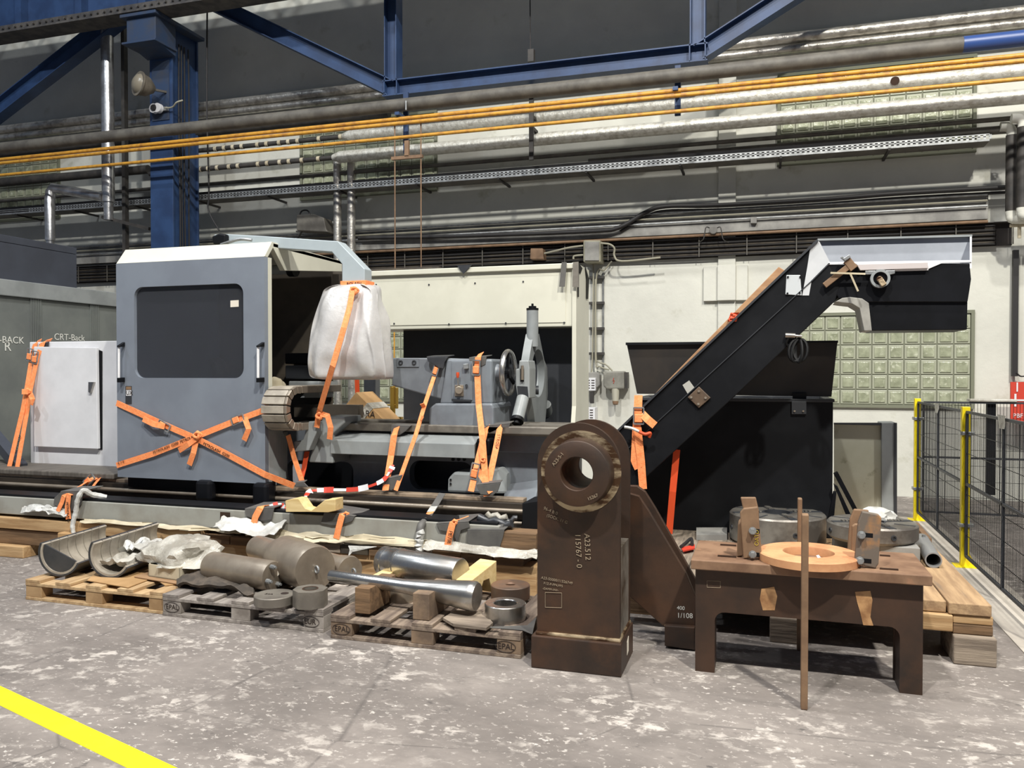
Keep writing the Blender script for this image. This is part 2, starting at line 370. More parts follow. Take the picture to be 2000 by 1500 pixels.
# yellow floor line (thin paint) and slab patches
q = [PZ(-60, 1312), PZ(345, 1500), PZ(520, 1582), PZ(400, 1592), PZ(235, 1500), PZ(-60, 1350)]
L0 = (PZ(345, 1500) - PZ(0, 1340)).normalized()
A0, B0 = PZ(0, 1340), PZ(0, 1378)
nrm = Vector((-L0.y, L0.x, 0)); wd_ = (B0 - A0).dot(nrm)
tag(MB().prism([A0 - L0 * 3 + Vector((0, 0, .0)), A0 + L0 * 4, A0 + L0 * 4 + nrm * wd_, A0 - L0 * 3 + nrm * wd_], (0, 0, .002)).build('floor_marking', YLINE), 'bright yellow line painted across the concrete floor, bottom left', 'floor line')
exec_parts = True
# ================================================================== STEEL: column, crane girder, truss
CYF = 10.0
cxa, cxb = PY(294, 400, CYF).x, PY(338, 400, CYF).x
cyb = PX(389, 400, cxb).y
col = thing('steel_column', 'tall blue steel column with a corbel and cables on its side', 'column', ((cxa + cxb) / 2, (CYF + cyb) / 2, 0))
c = MB(); CZ = PY(0, 88, 9.85).z - .055
c.box(cxa, cxb, CYF, CYF + .03, 0, CZ); c.box(cxa, cxb, cyb - .03, cyb, 0, CZ); c.box(cxb - .06, cxb - .03, CYF + .03, cyb - .03, 0, CZ); c.box(cxa + .03, cxa + .06, CYF + .03, cyb - .03, 0, CZ)
c.build('shaft', BLUE, col, bevel=.004)
zc0, zc1 = PY(300, 112, CYF - .3).z, PY(300, 62, CYF - .3).z
cb = MB()
za = CZ + .05; zc_ = PY(294, 118, CYF).z; yc_ = CYF - .42
cb.prism([(cxa - .03, yc_, za - .4), (cxa - .03, yc_, za - .05), (cxa - .03, CYF - .002, za - .05), (cxa - .03, CYF - .002, zc_)], (cxb - cxa + .1, 0, 0))
cb.box(cxa - .1, cxb + .12, yc_ - .06, cyb, za - .05, za)
cb.box(cxa - .08, cxb + .1, yc_ - .05, CYF - .002, za - .43, za - .4)
cb.build('corbel', BLUED, col, bevel=.005)
for k, xx in enumerate((.02, .05, .09, .15)):
    yy = CYF + .1 + xx * 1.6
    MB().tube([(cxb + .012, yy + .01 * math.sin(z * 2 + k), z) for z in [i * .5 for i in range(int(CZ / .5) + 1)]], .011, 8).build('cable', CABLE, col, smooth=True)
MB().box(cxa + .05, cxb - .05, CYF - .012, CYF - .001, PY(310, 236, CYF).z, PY(310, 120, CYF).z).build('stiffener', BLUED, col)
# crane girder over the corbel, runs the length of the hall
GZ = PY(0, 88, 9.85).z
gd = thing('crane_girder', 'blue crane runway girder with dusty riveted lower flange, top left', 'girder', (-8, 9.7, GZ))
MB().box(-16, 6, 9.68, 9.71, GZ + .1, GZ + 1.1).build('web', BLUE, gd)
lt = MB()  # unseen lattice added above the girder to break up light on the wall
for i in range(18):
    X = -16 + i * 1.2; lt.bar((X, 9.7, GZ + 1.16), (X + .6, 9.7, GZ + 1.9), .06, .06).bar((X + .6, 9.7, GZ + 1.9), (X + 1.2, 9.7, GZ + 1.16), .06, .06)
lt.bar((-16, 9.7, GZ + 1.9), (6, 9.7, GZ + 1.9), .1, .1).build('shadow_lattice', BLUE, gd)
rv = MB().box(-16, 6, 9.5, 9.86, GZ, GZ + .03).box(-16, 6, 9.53, 9.83, GZ + .03, GZ + .12)
MB().box(-16, 6, 9.45, 9.95, GZ + 1.1, GZ + 1.15).build('upper_flange', RIV, gd)
for i in range(19):
    X = -15.5 + i * 1.15
    MB().box(X, X + .12, 9.55, 9.68, GZ + .12, GZ + 1.1).build('stiffener', BLUE, gd)
for i in range(150):
    X = -15.9 + i * .12; rv.cyl((X, 9.495, GZ + .07), (X, 9.53, GZ + .07), .016, n=8)
rv.build('lower_flange', RIV, gd)
# truss hanging below
TY = 10.2
def T(x, y): return PY(x, y, TY - .1) + Vector((0, .1, 0))
tr = thing('roof_truss', 'blue lattice brace of I beams hanging under the crane girder', 'truss', T(1000, 150))
nl, nr_ = T(762, 168), T(1362, 105)
nr_.z = nl.z = (nl.z + nr_.z) / 2
MB().ibeam(nl - Vector((.12, 0, 0)), nr_ + Vector((.12, 0, 0)), .2, .2, .016).build('lower_chord', BLUE, tr)
MB().ibeam(nl + Vector((0, 0, .1)), nl + Vector((0, 0, 3.0)), .17, .2, .014, up=(1, 0, 0)).build('post', BLUE, tr)
MB().ibeam(nr_ + Vector((0, 0, .1)), nr_ + Vector((0, 0, 3.0)), .17, .2, .014, up=(1, 0, 0)).build('post', BLUE, tr)
dl = T(390, -8); MB().ibeam(nl, dl + (dl - nl) * .05, .2, .2, .014).build('diagonal', BLUE, tr)
dr = T(1575, -20); dd = Vector((nl.x + nr_.x - dl.x, dl.y, dl.z)); MB().ibeam(nr_, dd, .2, .2, .014).build('diagonal', BLUE, tr)
for nn in (nl, nr_):
    MB().box(nn.x - .1, nn.x - .086, nn.y - .1, nn.y + .1, nn.z - .1, nn.z + .12).box(nn.x + .086, nn.x + .1, nn.y - .1, nn.y + .1, nn.z - .1, nn.z + .12).build('gusset', BLUE, tr)
tl = thing('roof_truss', 'blue diagonal brace left of the column, running down out of frame', 'truss', T(100, 120))
MB().ibeam(T(-60, 250), T(235, 20), .24, .2, .014).build('diagonal', BLUE, tl)
# pipe hangers
def hanger(px, y0, y1, mat, label, w=.07, Y=9.95):
    a, b_ = PY(px, y0, Y), PY(px, y1, Y)
    h = thing('pipe_hanger', label, 'pipe hanger', a)
    MB().box(a.x - w / 2, a.x + w / 2, Y - .02, Y + .02, b_.z, a.z).build('strap_bar', mat, h, bevel=.003)
    return h, a, b_
h, a, b_ = hanger(793, 180, 300, BLUE, 'blue pipe hanger below the left truss joint', Y=9.95)
MB().box(a.x - .03, a.x + .03, 9.66, 9.95, PY(793, 237, 9.95).z, PY(793, 231, 9.95).z).build('arm', BLUE, h)
MB().tube([PY(793, 197, 9.7), PY(793, 215, 9.7)], .012).build('hook', GALV, h)
h, a, b_ = hanger(1324, 128, 226, BLUE, 'blue pipe hanger below the right truss joint', Y=9.95)
MB().box(a.x - .03, a.x + .03, 9.66, 9.95, PY(1324, 191, 9.95).z, PY(1324, 184, 9.95).z).build('arm', BLUE, h)
h, a, b_ = hanger(1038, 160, 313, DPIPE, 'rusty brown pipe hanger in the middle, carrying the silver pipes', w=.06, Y=10.4)
MB().tube([PY(1036, 100, 10.4), PY(1035, -40, 10.4)], .008).build('rod', CABLE, h)
MB().box(a.x - .04, a.x + .04, 10.36, 10.44, PY(1036, 122, 10.4).z, PY(1036, 98, 10.4).z).build('clamp', DPIPE, h)
for dy, zz in ((.1, 247), (.1, 225)): MB().box(a.x - .02, a.x + .02, 10.4, 10.66, PY(1038, zz, 10.5).z - .06, PY(1038, zz, 10.5).z - .02).build('arm', DPIPE, h)
# ------------------------------------------------------------------ long pipes (centre height read at x=1000, or another x)
def zrun(px, py, Y): return PY(px, py, Y).z
def run(name, px, py, Y, r, mat, label, xa=-17., xb=6., cat='pipe', grp=None, n=18):
    z = zrun(px, py, Y)
    return one(MB().cyl((xa, Y, z), (xb, Y, z), r, n=n), name, mat, label, cat, grp, smooth=True), z
XR = 6.0
run('insulated_pipe', 690, 174, 11.0, .072, SILV, 'silver wrapped pipe, topmost of the pipes along the wall')
run('insulated_pipe', 690, 192, 11.0, .055, SILV, 'thinner silver wrapped pipe just under the topmost one')
xbl = PY(1880, 85, 9.8).x
o, z = run('steel_pipe', 1000, 182, 9.8, .084, GPIPE, 'thick grey pipe running over the column above the yellow pipes', xb=xbl)
one(MB().cyl((xbl, 9.8, z), (6, 9.8, z), .086), 'steel_pipe', BPIPE, 'blue painted length of pipe at the top right edge', 'pipe', smooth=True)
run('steel_pipe', 0, 300, 10.6, .07, DPIPE, 'dark pipe behind the column, below the silver pipes', xb=PY(760, 190, 10.6).x)
run('gas_pipe', 1000, 210, 9.72, .027, YPIPE, 'dull yellow gas pipe, upper of the close pair')
run('gas_pipe', 1000, 219, 9.68, .025, YPIPE, 'bright yellow gas pipe, lower of the close pair')
run('gas_pipe', 1000, 248, 9.72, .023, YPIPE, 'single yellow gas pipe below the close pair')
def silverrun(py, px0, Y, r, label, lab2):
    z = zrun(1000, py, Y); xs = PY(px0, py, Y).x
    one(MB().lathe((xs, Y, z), (6, Y, z), [(0, 0), (0, .045), (.12, r), (6 - xs, r), (6 - xs, 0)], 20), 'insulated_pipe', SILVW, label, 'pipe', smooth=True)
    t = thing('banded_hose', lab2, 'hose', (xs - 1.5, Y, z))
    MB().cyl((xs - 3.3, Y, z), (xs + .01, Y, z), .035).build('hose', DPIPE, t, smooth=True)
    xx = xs - 3.1
    while xx < xs - .05:
        MB().cyl((xx, Y, z), (xx + .05, Y, z), .04, n=16).build('tape_band', CARDW, t, smooth=True); xx += random.choice((.16, .22, .28, .36))
silverrun(235, 670, 10.65, .085, 'upper bright silver wrapped pipe with ragged foil behind the yellow pipes', 'upper black hose with white tape bands')
silverrun(277, 650, 10.65, .085, 'lower bright silver wrapped pipe with ragged foil', 'lower black hose with white tape bands')
one(MB().cyl(PY(1748, 158, 10.58), PY(1748, 158, 10.54), .05), 'pipe_plug', RUSTD, 'round rusty patch on the upper bright silver pipe', 'pipe fitting')
run('conduit_pipe', 1000, 311, 10.85, .028, GPIPE, 'thin dark conduit just above the perforated cable tray')
run('steel_pipe', 0, 357, 10.8, .07, DPIPE, 'dark pipe at the left edge above the silver elbow duct', xb=PY(290, 330, 10.8).x)
run('steel_pipe', 1900, 258, 10.9, .05, GPIPE, 'grey pipe above the tray ending at the right riser', xa=PY(1150, 330, 10.9).x, xb=PY(1992, 258, 10.9).x)
# perforated cable tray
TYY = 10.75; z = zrun(1000, 338, TYY); xe = PY(1933, 262, TYY).x
ct = thing('cable_tray', 'long grey perforated cable tray running along the whole wall', 'cable tray', (-4, TYY, z))
tm = MB(); hh = .062; X = -12.
tm.box(-17, xe, TYY, TYY + .003, z + hh / 2 - .006, z + hh / 2 + .004); tm.box(-17, xe, TYY, TYY + .003, z - hh / 2 - .004, z - hh / 2 + .006); tm.box(-17, xe, TYY, TYY + .003, z - .004, z + .006)
tm.box(-17, xe, TYY, TYY + .003, z - hh / 2 - .02, z - hh / 2 - .004)
while X < xe:
    tm.box(X, X + .028, TYY, TYY + .003, z - hh / 2 + .006, z + hh / 2 - .006); X += .06
tm.build('perforated_lip', GALV, ct)
MB().box(-17, xe, TYY + .003, TYY + .28, z - hh / 2 - .022, z - hh / 2 - .018).build('floor_plate', GPIPE, ct)
MB().box(-17, xe - .5, TYY + .06, TYY + .26, z - .02, z + .09).build('cable_fill', CABLE, ct)
for i in range(12):
    X = -12.3 + i * 1.25
    if X < xe: MB().bar((X, TYY, z - .06), (X + .0, WY - .01, z - .06), .03, .03).build('bracket', DPIPE, ct)
# lower wall conduits
for k, (yy, rr, mm, lb) in enumerate(((434, .012, GALV, 'highest'), (443, .012, CABL, 'middle'), (452, .012, GALV, 'lowest'))):
    run('conduit_pipe', 1000, yy, WY - .16, rr, mm, 'thin pale conduit on the grey ledge, %s of three' % lb, xa=-16, xb=2.6, n=8)
run('conduit_pipe', 1000, 478, WY - .18, .02, RUSTP, 'rusty pipe along the bottom of the grey ledge', xa=-8, xb=2.6, n=10)
# thick black cable with a hump
pts = [PY(x, y, WY - .2) for x, y in ((700, 465), (900, 461), (1150, 452), (1210, 444), (1260, 415), (1300, 403), (1400, 401), (1600, 390), (1750, 378), (1965, 366))]
one(MB().tube(smooth_path(pts), .03, 10), 'power_cable', CABLE, 'thick black cable bundle rising in a hump over the ledge', 'cable', smooth=True)
pts = [p + Vector((0, .05, -.05)) for p in pts[3:]]
one(MB().tube(smooth_path(pts), .018, 8), 'power_cable', CABLE, 'thin black cable just under the humped black bundle', 'cable', smooth=True)
# cable rack
RY = WY - .12
zt, zb = zrun(1000, 479, RY), zrun(1000, 517, RY)
rk = thing('cable_rack', 'dark cable rack with rungs under the grey ledge', 'cable rack', (-3, RY, zb))
MB().box(-16, 2.9, WY - .03, WY - .002, zb, zt).build('shade_backing', M('rack_shade', (44, 38, 34), (34, 30, 28), 4, rough=.8), rk)  # dark sheet added: shade behind the cables, put into its colour
MB().box(-16, 2.9, RY, WY - .03, zt - .01, zt).build('cover', DPIPE, rk)
X = -12
while X < 2.9:
    MB().box(X, X + .012, RY - .015, RY - .005, zb + .0, zt - .01).build('rung', GPIPE, rk); X += .62
for i in range(13):
    z = zb + .02 + (zt - zb - .06) * i / 12; pts = []
    for k in range(38):
        X = -15.8 + k * .5; pts.append((X, RY + .02 + .015 * (i % 3), z + .012 * noise.noise(Vector((X * .5, i * 3.1, 0)))))
    one(MB().tube(pts, .011 + .004 * (i % 2), 6), 'rack_cable', CABB if i % 3 else CABLE, '%s cable in the wall rack, %s from the bottom' % ('brown' if i % 3 else 'black', ORD[i]), 'cable', 'cables in the wall rack', smooth=True)
# ================================================================== WALL FITTINGS AND DUCTS
def P(x, y, Y): return PY(x, y, Y)
d1 = thing('exhaust_duct', 'shiny silver vertical duct left of the blue column with an elbow branch', 'duct', P(208, 430, 10.25))
a, b = P(209, 40, 10.25), P(209, 430, 10.25)
MB().cyl((a.x, 10.25, 8), (a.x, 10.25, P(209, 395, 10.25).z), .094).build('riser', DUCT, d1, smooth=True)
MB().cyl((a.x, 10.25, P(209, 395, 10.25).z), (a.x, 10.25, b.z), .07).build('end_cap', DUCT, d1, smooth=True)
for yy in (120, 245, 330, 392):
    z = P(209, yy, 10.25).z; MB().cyl((a.x, 10.25, z), (a.x, 10.25, z + .03), .093).build('clamp_ring', GALV, d1, smooth=True)
MB().box(a.x + .14, a.x + .2, 10.38, 10.46, 2.9, 8).build('support_post', DPIPE, d1)
e0, e1 = P(200, 385, 10.2), P(104, 367, 10.2); e2 = P(97, 380, 10.15); e3 = P(97, 470, 10.15); e3.x = e2.x
MB().tube([e0, e0.lerp(e1, .5), e1, e1 + Vector((-.05, 0, -.06)), Vector((e2.x, e2.y, e2.z - .1)), e3], [.075, .078, .078, .078, .078, .075], 20).build('elbow_branch', DUCT, d1, smooth=True)
MB().cyl(e3 + Vector((0, 0, -.12)), e3 + Vector((0, 0, .05)), .06).build('branch_end', DUCT, d1, smooth=True)
one(MB().bar(P(200, 424, 10.3), P(292, 447, 10.3), .05, .05), 'support_bar', DPIPE, 'dark steel bar slanting from the silver duct foot to the column', 'bar')
# dusty floodlight, sensor box on the column
fl = thing('floodlight', 'old dusty round floodlight on the blue column', 'lamp', P(294, 172, 9.75))
pc = P(300, 175, 9.8); dv = Vector((-.3, -.75, .1)).normalized()
MB().lathe(pc, pc + dv, [(-.02, 0), (0, .06), (.1, .14), (.2, .16), (.215, .18), (.235, .18), (.235, .15), (.22, 0)], 28).build('reflector_housing', M('dusty_lamp', (112, 104, 92), (90, 84, 74), 8, rough=.8), fl, smooth=True)
MB().lathe(pc + dv * .22, pc + dv * .4, [(0, .15), (.05, .12), (.08, .06), (.085, 0)], 24).build('glass', M('lamp_glass', (132, 124, 108), rough=.3), fl, smooth=True)
MB().bar(pc, pc + Vector((.06, .19, .02)), .03, .03).build('bracket', GPIPE, fl)
sb = thing('camera_box', 'white oval sensor box with a pale cable on the column', 'sensor', P(306, 213, 9.95))
q = P(306, 213, 9.93)
MB().box(q.x - .12, q.x + .17, 9.94, 9.99, q.z - .03, q.z + .03).build('mounting_rail', GALV, sb, bevel=.004)
MB().cyl((q.x - .02, 9.94, q.z), (q.x - .02, 9.87, q.z), .07).cyl((q.x + .05, 9.94, q.z), (q.x + .05, 9.87, q.z), .07).build('housing', WHITEP, sb, bevel=.006)
MB().cyl((q.x + .0, 9.88, q.z), (q.x + .0, 9.85, q.z), .045).build('lens', CABLE, sb, bevel=.004)
MB().tube(smooth_path([q + Vector((.15, 0, 0)), P(337, 209, 9.93), P(345, 200, 9.9), P(357, 196, 9.95)]), .012, 8).build('lead', CABL, sb, smooth=True)
# thin black hanging cable right of column
one(MB().tube(smooth_path([P(405, -20, 10.2), P(404, 200, 10.2), P(408, 370, 10.2), P(407, 410, 10.2), P(428, 450, 10.2)]), .012, 8), 'hanging_cable', CABLE, 'thin black cable hanging right of the blue column', 'cable', smooth=True)
# grey motor box on a shelf
mb_ = thing('junction_box', 'grey box on a bracket behind the machine, left of two risers', 'junction box', P(605, 450, 10.9))
MB().py([(579, 420), (612, 418), (632, 425), (637, 448), (640, 453), (579, 450)], 10.8, .25).build('housing', GPIPE, mb_, bevel=.01)
MB().tube(smooth_path([P(585, 420, 10.9), P(590, 412, 10.9), P(600, 411, 10.9), P(606, 419, 10.9)]), .012, 8).build('handle', CABLE, mb_, smooth=True)
MB().bar(P(590, 452, 10.9), P(575, 475, 11.2), .02, .02).bar(P(578, 452, 11.), P(640, 456, 11.2), .03, .02).build('bracket', DPIPE, mb_)
for k, px in enumerate((659, 686)):
    q = P(px, 400, 10.85); zt = zrun(1000, 277, 10.65)
    one(MB().cyl((q.x, 10.85, 0), (q.x, 10.85, zt), .06), 'riser_pipe', SILV, 'silver grey riser pipe behind the machine, %s of the pair' % ('left' if k == 0 else 'right'), 'pipe', smooth=True)
# rusty hanging rods
rr = thing('rod_hanger', 'pair of rusty hanging rods with a crossbar in front of the wall', 'hanger', P(797, 308, 9.72))
for px, y0 in ((771, 232), (822, 226)):
    a, b = P(px, y0, 9.72), P(px, 520, 9.72); MB().cyl((a.x, 9.72, b.z - .2), (a.x, 9.72, a.z), .009, n=8).build('rod', RUSTP, rr)
MB().bar(P(765, 310, 9.72), P(826, 305, 9.72), .04, .04).build('crossbar', RUSTP, rr)
MB().box(P(795, 300, 9.72).x - .03, P(795, 300, 9.72).x + .03, 9.70, 9.74, P(795, 306, 9.72).z, P(795, 275, 9.72).z).build('drop_plate', RUSTP, rr)
# insulated risers at the right edge with pale elbows
for px, top, bot, Y, rr_, lb in ((1976, 256, 412, 10.85, .06, 'black insulated riser pipe with pale elbows near the right edge'), (1998, 240, 405, 10.7, .06, 'second insulated riser pipe cut by the right edge of the frame')):
    t = thing('riser_pipe', lb, 'pipe', P(px, bot, Y)); a, b = P(px, top, Y), P(px, bot, Y)
    MB().cyl((a.x, Y, b.z), (a.x, Y, a.z - .05), rr_).build('insulation', DPIPE, t, smooth=True)
    MB().tube(smooth_path([(a.x, Y, a.z - .06), (a.x, Y, a.z), (a.x - .04, Y, a.z + .05), (a.x - .12, Y, a.z + .06)]), .055, 14).build('elbow', CREAM, t, smooth=True)
    MB().tube(smooth_path([(a.x, Y, b.z + .02), (a.x, Y, b.z - .05), (a.x + .05, Y, b.z - .1), (a.x + .4, Y, b.z - .1)]), .055, 14).build('elbow', CREAM, t, smooth=True)
q = P(1991, 440, 10.9)
t = thing('tap', 'pale T shaped shutoff tap at the right edge', 'tap', q)
MB().cyl(q + Vector((0, 0, -.15)), q + Vector((0, 0, .06)), .02, n=12).build('stem', CARDW, t)
MB().cyl(q + Vector((-.1, 0, 0)), q + Vector((.06, 0, 0)), .02, n=12).build('handle', CARDW, t)
q = P(1985, 488, 11.2)
one(MB().box(q.x - .03, q.x + .03, 11.2, 11.26, P(1985, 735, 11.2).z, q.z), 'cable_duct', CABLE, 'vertical black cable duct on the white wall, right edge', 'cable duct')
one(MB().tube(smooth_path([P(1985, 728, 11.2), P(1994, 735, 11.2), P(2010, 733, 11.2)]), .01, 6), 'hanging_cable', CABLE, 'short black cable leaving the vertical duct foot at right', 'cable')
# red sign at right edge
sg = thing('wall_sign', 'red sign with white letters cut by the right edge', 'sign', P(1990, 820, 10.9))
MB().py([(1974, 746), (2030, 746), (2030, 832), (1974, 822)], 10.9, .03).build('board', REDP, sg)
a = P(1978, 815, 10.89)
for s_, yy, sz in (('H', 783, .22), ('PBF', 812, .07)): text(s_, sz, P(1978, yy, 10.893), (1, 0, 0), (0, 0, 1), WHITEP, sg)
text('I', .16, P(1983, 757, 10.893), (1, 0, 0), (0, 0, 1), WHITEP, sg)
# boxes on cable rack
def wbox(name, px, Y, d, mat, label, cat, bev=.008):
    if Y > 11: d = WY - Y
    return one(MB().py(px, Y, d), name, mat, label, cat, bevel=bev)
jb = thing('junction_box', 'beige junction box on the cable rack above the tape strips', 'junction box', P(1157, 512, 11.0))
MB().py([(1139, 469), (1173, 469), (1173, 512), (1139, 512)], 11.0, .29).build('housing', M('beige_box', (152, 148, 128), (130, 126, 108), 5, rough=.6), jb, bevel=.015)
MB().py([(1142, 472), (1170, 472), (1170, 509), (1142, 509)], 10.985, .015).build('lid', LEDGE, jb, bevel=.006)
wbox('junction_box', [(1036, 485), (1060, 485), (1062, 506), (1035, 506)], 11.05, .1, RUSTP, 'small brown junction box on the cable rack', 'junction box')
for pts in ([(1173, 475), (1190, 477), (1200, 485), (1200, 500), (1215, 510), (1290, 503)], [(1139, 480), (1110, 484), (1085, 490), (1063, 495)], [(1139, 498), (1122, 500), (1120, 506)]):
    one(MB().tube(smooth_path([P(x, y, 11.03) for x, y in pts]), .014, 8), 'conduit', CABL, {290: 'pale cable looping right from the beige junction box', 63: 'pale cable between the two boxes on the rack', 120: 'short pale cable left of the beige junction box'}[pts[-1][0] % 1000], 'cable', smooth=True)
# round wall fitting with loops
rf = thing('wall_socket', 'small round fitting with looping wires above the rack', 'wall fitting', P(1393, 450, 11.1))
MB().cyl(P(1393, 449, 11.12), P(1393, 449, 11.05), .055).build('body', LEDGE, rf, bevel=.01)
for s_ in (-1, 1): MB().tube(smooth_path([P(1393 + 6 * s_, 446, 11.08), P(1393 + 14 * s_, 444, 11.05), P(1393 + 17 * s_, 458, 11.05), P(1393 + 20 * s_, 468, 11.05), P(1393 + 30 * s_, 474, 11.1)]), .007, 6).build('wire', DPIPE, rf, smooth=True)
wbox('wall_box', [(1466, 424), (1478, 424), (1478, 436), (1466, 436)], 11.12, .06, LEDGE, 'tiny square box on the grey ledge', 'wall box', .004)
# conduit ladder beside the machine
cl = thing('conduit_ladder', 'thin wall conduits on short rails beside the machine end panel', 'conduit ladder', P(1165, 720, 11.2))
for px in (1179, 1177): MB().cyl(P(px, 725, 11.27), P(px, 532, 11.27), .006, n=6).build('rail', GALV, cl)
for pts in ([(1158, 512), (1159, 540), (1157, 700), (1155, 727)], [(1195, 510), (1180, 528), (1165, 540), (1164, 690), (1168, 706), (1183, 712), (1196, 724)], [(1163, 545), (1163, 700), (1172, 716), (1190, 722)]):
    MB().tube(smooth_path([P(x, y, 11.2) for x, y in pts]), .011, 8).build('conduit', CABL, cl, smooth=True)
for y in (541, 591, 641, 690): MB().box(P(1150, y, 11.2).x, P(1179, y, 11.2).x, 11.21, 11.28, P(0, y + 3, 11.2).z * 0 + P(1165, y + 3, 11.2).z, P(1165, y - 2, 11.2).z).build('crossrail', DPIPE, cl)
sk = thing('socket_box', 'grey socket box with a scribbled red mark and plug on the wall', 'socket box', P(1200, 790, 11.1))
MB().py([(1184, 725), (1219, 725), (1219, 760), (1184, 760), (1178, 754), (1178, 731)], 11.1, .2).build('housing', M('socket_grey', (140, 138, 128), (118, 116, 108), 6, rough=.6), sk, bevel=.02)
MB().py([(1220, 727), (1225, 727), (1225, 759), (1220, 759)], 11.12, .15).build('side_flange', DPIPE, sk)
MB().cyl(P(1202, 760, 11.15), P(1202, 784, 11.12), .055, .045).build('plug', M('plug_grey', (168, 164, 148), rough=.5), sk, smooth=True)
MB().cyl(P(1202, 784, 11.12), P(1202, 790, 11.11), .045, .035).build('plug_tip', RUSTP, sk, smooth=True)
MB().tube([P(1199, 738, 11.095), P(1197, 744, 11.095), P(1200, 743, 11.095), P(1198, 749, 11.095)], .004, 5).build('mark', REDP, sk)
s2 = thing('switch_box', 'white labelled switch housing left of the grey socket box', 'switch box', P(1155, 785, 11.1))
MB().py([(1146, 727), (1166, 727), (1171, 732), (1171, 752), (1166, 757), (1146, 757)], 11.15, .15).build('housing', LEDGE, s2, bevel=.01)
MB().py([(1144, 738), (1163, 738), (1163, 763), (1144, 763)], 11.1, .06).build('label_plate', WHITEP, s2, bevel=.004)
MB().py([(1152, 765), (1159, 765), (1159, 788), (1152, 788)], 11.12, .06).build('lever', DPIPE, s2, bevel=.004)
MB().cyl(P(1138, 727, 11.2), P(1138, 785, 11.2), .014, n=8).build('side_rail', GALV, s2)
s3 = thing('switch_box', 'lower small white labelled housing near the rusty pedestal top', 'switch box', P(1150, 820, 11.1))
MB().py([(1141, 796), (1162, 796), (1162, 826), (1141, 826)], 11.1, .2).build('housing', WHITEP, s3, bevel=.006)
for (par, x0_, y0_) in ((s2, 1146, 742), (s3, 1143, 800)):
    for i in range(4):
        for j in range(2):
            MB().py([(x0_ + j * 9, y0_ + i * 5), (x0_ + j * 9 + 6, y0_ + i * 5), (x0_ + j * 9 + 6, y0_ + i * 5 + 1.6), (x0_ + j * 9, y0_ + i * 5 + 1.6)], 11.095, .004).build('label_line', INK, par)
# dark plank and trunking behind the machine top
# ================================================================== LEFT: grey container, upper box, white cabinet
XC = -8.5
ya, yb = .848 * 8.5, 9.0
cz = PX(0, 545, XC).z; cz2 = PX(0, 577, XC).z
ct = thing('steel_container', 'grey steel container at the left edge with chalk lettering', 'container', (XC - 1, 8, 0))
ypk = PX(240, 600, XC).y
MB().box(XC - 2.2, XC, 5.2, ypk, 0, cz2).build('body', CAB, ct, bevel=.01)
MB().box(XC - 2.25, XC + .05, 5.2, ypk + .03, cz2, cz).build('top_rail', MGREY, ct, bevel=.008)
for pa, pb in ((58, 80), (175, 192)):
    y0_, y1_ = PX(pa, 650, XC).y, PX(pb, 650, XC).y; m = MB(); n = 6
    for i in range(n): yy = y0_ + (y1_ - y0_) * i / n; m.box(XC, XC + .02, yy, yy + (y1_ - y0_) / n * .6, 0, cz2)
    m.build('ribbed_post', CAB, ct)
text('CRT -BACK', .115, PX(-42, 662, XC) + Vector((.006, 0, 0)), (0, 1, 0), (0, 0, 1), CHALK, ct)
text('R', .16, PX(7, 677, XC) + Vector((.006, 0, 0)), (0, 1, 0), (0, 0, 1), CHALK, ct)
text('CRT-Back', .115, PX(105, 658, XC) + Vector((.006, 0, 0)), (0, 1, 0), (0, 0, 1), CHALK, ct)
XB = -8.9; yq = PX(150, 500, XB).y
ub = thing('metal_box', 'dark blue grey metal box on top of the grey container', 'box', (XB - 1, 8, cz))
MB().box(XB - 1.8, XB, 5.5, yq, cz, PX(0, 472, XB).z).build('body', CABD, ub, bevel=.008)
MB().box(XB - 1.8, XB, 5.5, yq, PX(0, 472, XB).z + .004, PX(0, 457, XB).z).build('lid', CABD, ub, bevel=.006)
# white cabinet on the skid
WC = 6.35
wc = thing('electrical_cabinet', 'white electrical cabinet with its door ajar, left of the grey machine door', 'cabinet', P(140, 905, WC))
zt, zb = P(60, 668, WC).z, P(60, 908, WC).z; xl, xr = P(58, 700, WC).x, P(262, 700, WC).x
MB().box(xl, xr, WC, WC + .65, zb, zt).build('housing', MGREY if False else WHITEP, wc, bevel=.006)
dr_ = MB().py([(66, 677), (188, 679), (191, 877), (66, 872)], WC - .045, .035).build('door', WHITEP, wc, bevel=.005)
MB().py([(189, 682), (199, 686), (199, 878), (191, 878)], WC - .008, .008).build('door_gap', BLACK, wc)
MB().py([(172, 746), (183, 746), (181, 752), (176, 768), (172, 766)], WC - .07, .03).build('handle', STEEL, dr_, bevel=.004)
one(MB().box(xl - .02, xl + .02, WC - .05, WC + .3, zb, zb + .02), 'base_plate', DPIPE, 'dark plate edge under the left side of the white cabinet', 'plate')
wb = MB().bar(P(-20, 840, 6.5), P(42, 915, 6.1), .1, .1); one(wb, 'steel_brace', CABD, 'dark diagonal steel brace at the left edge beside the orange straps', 'brace')
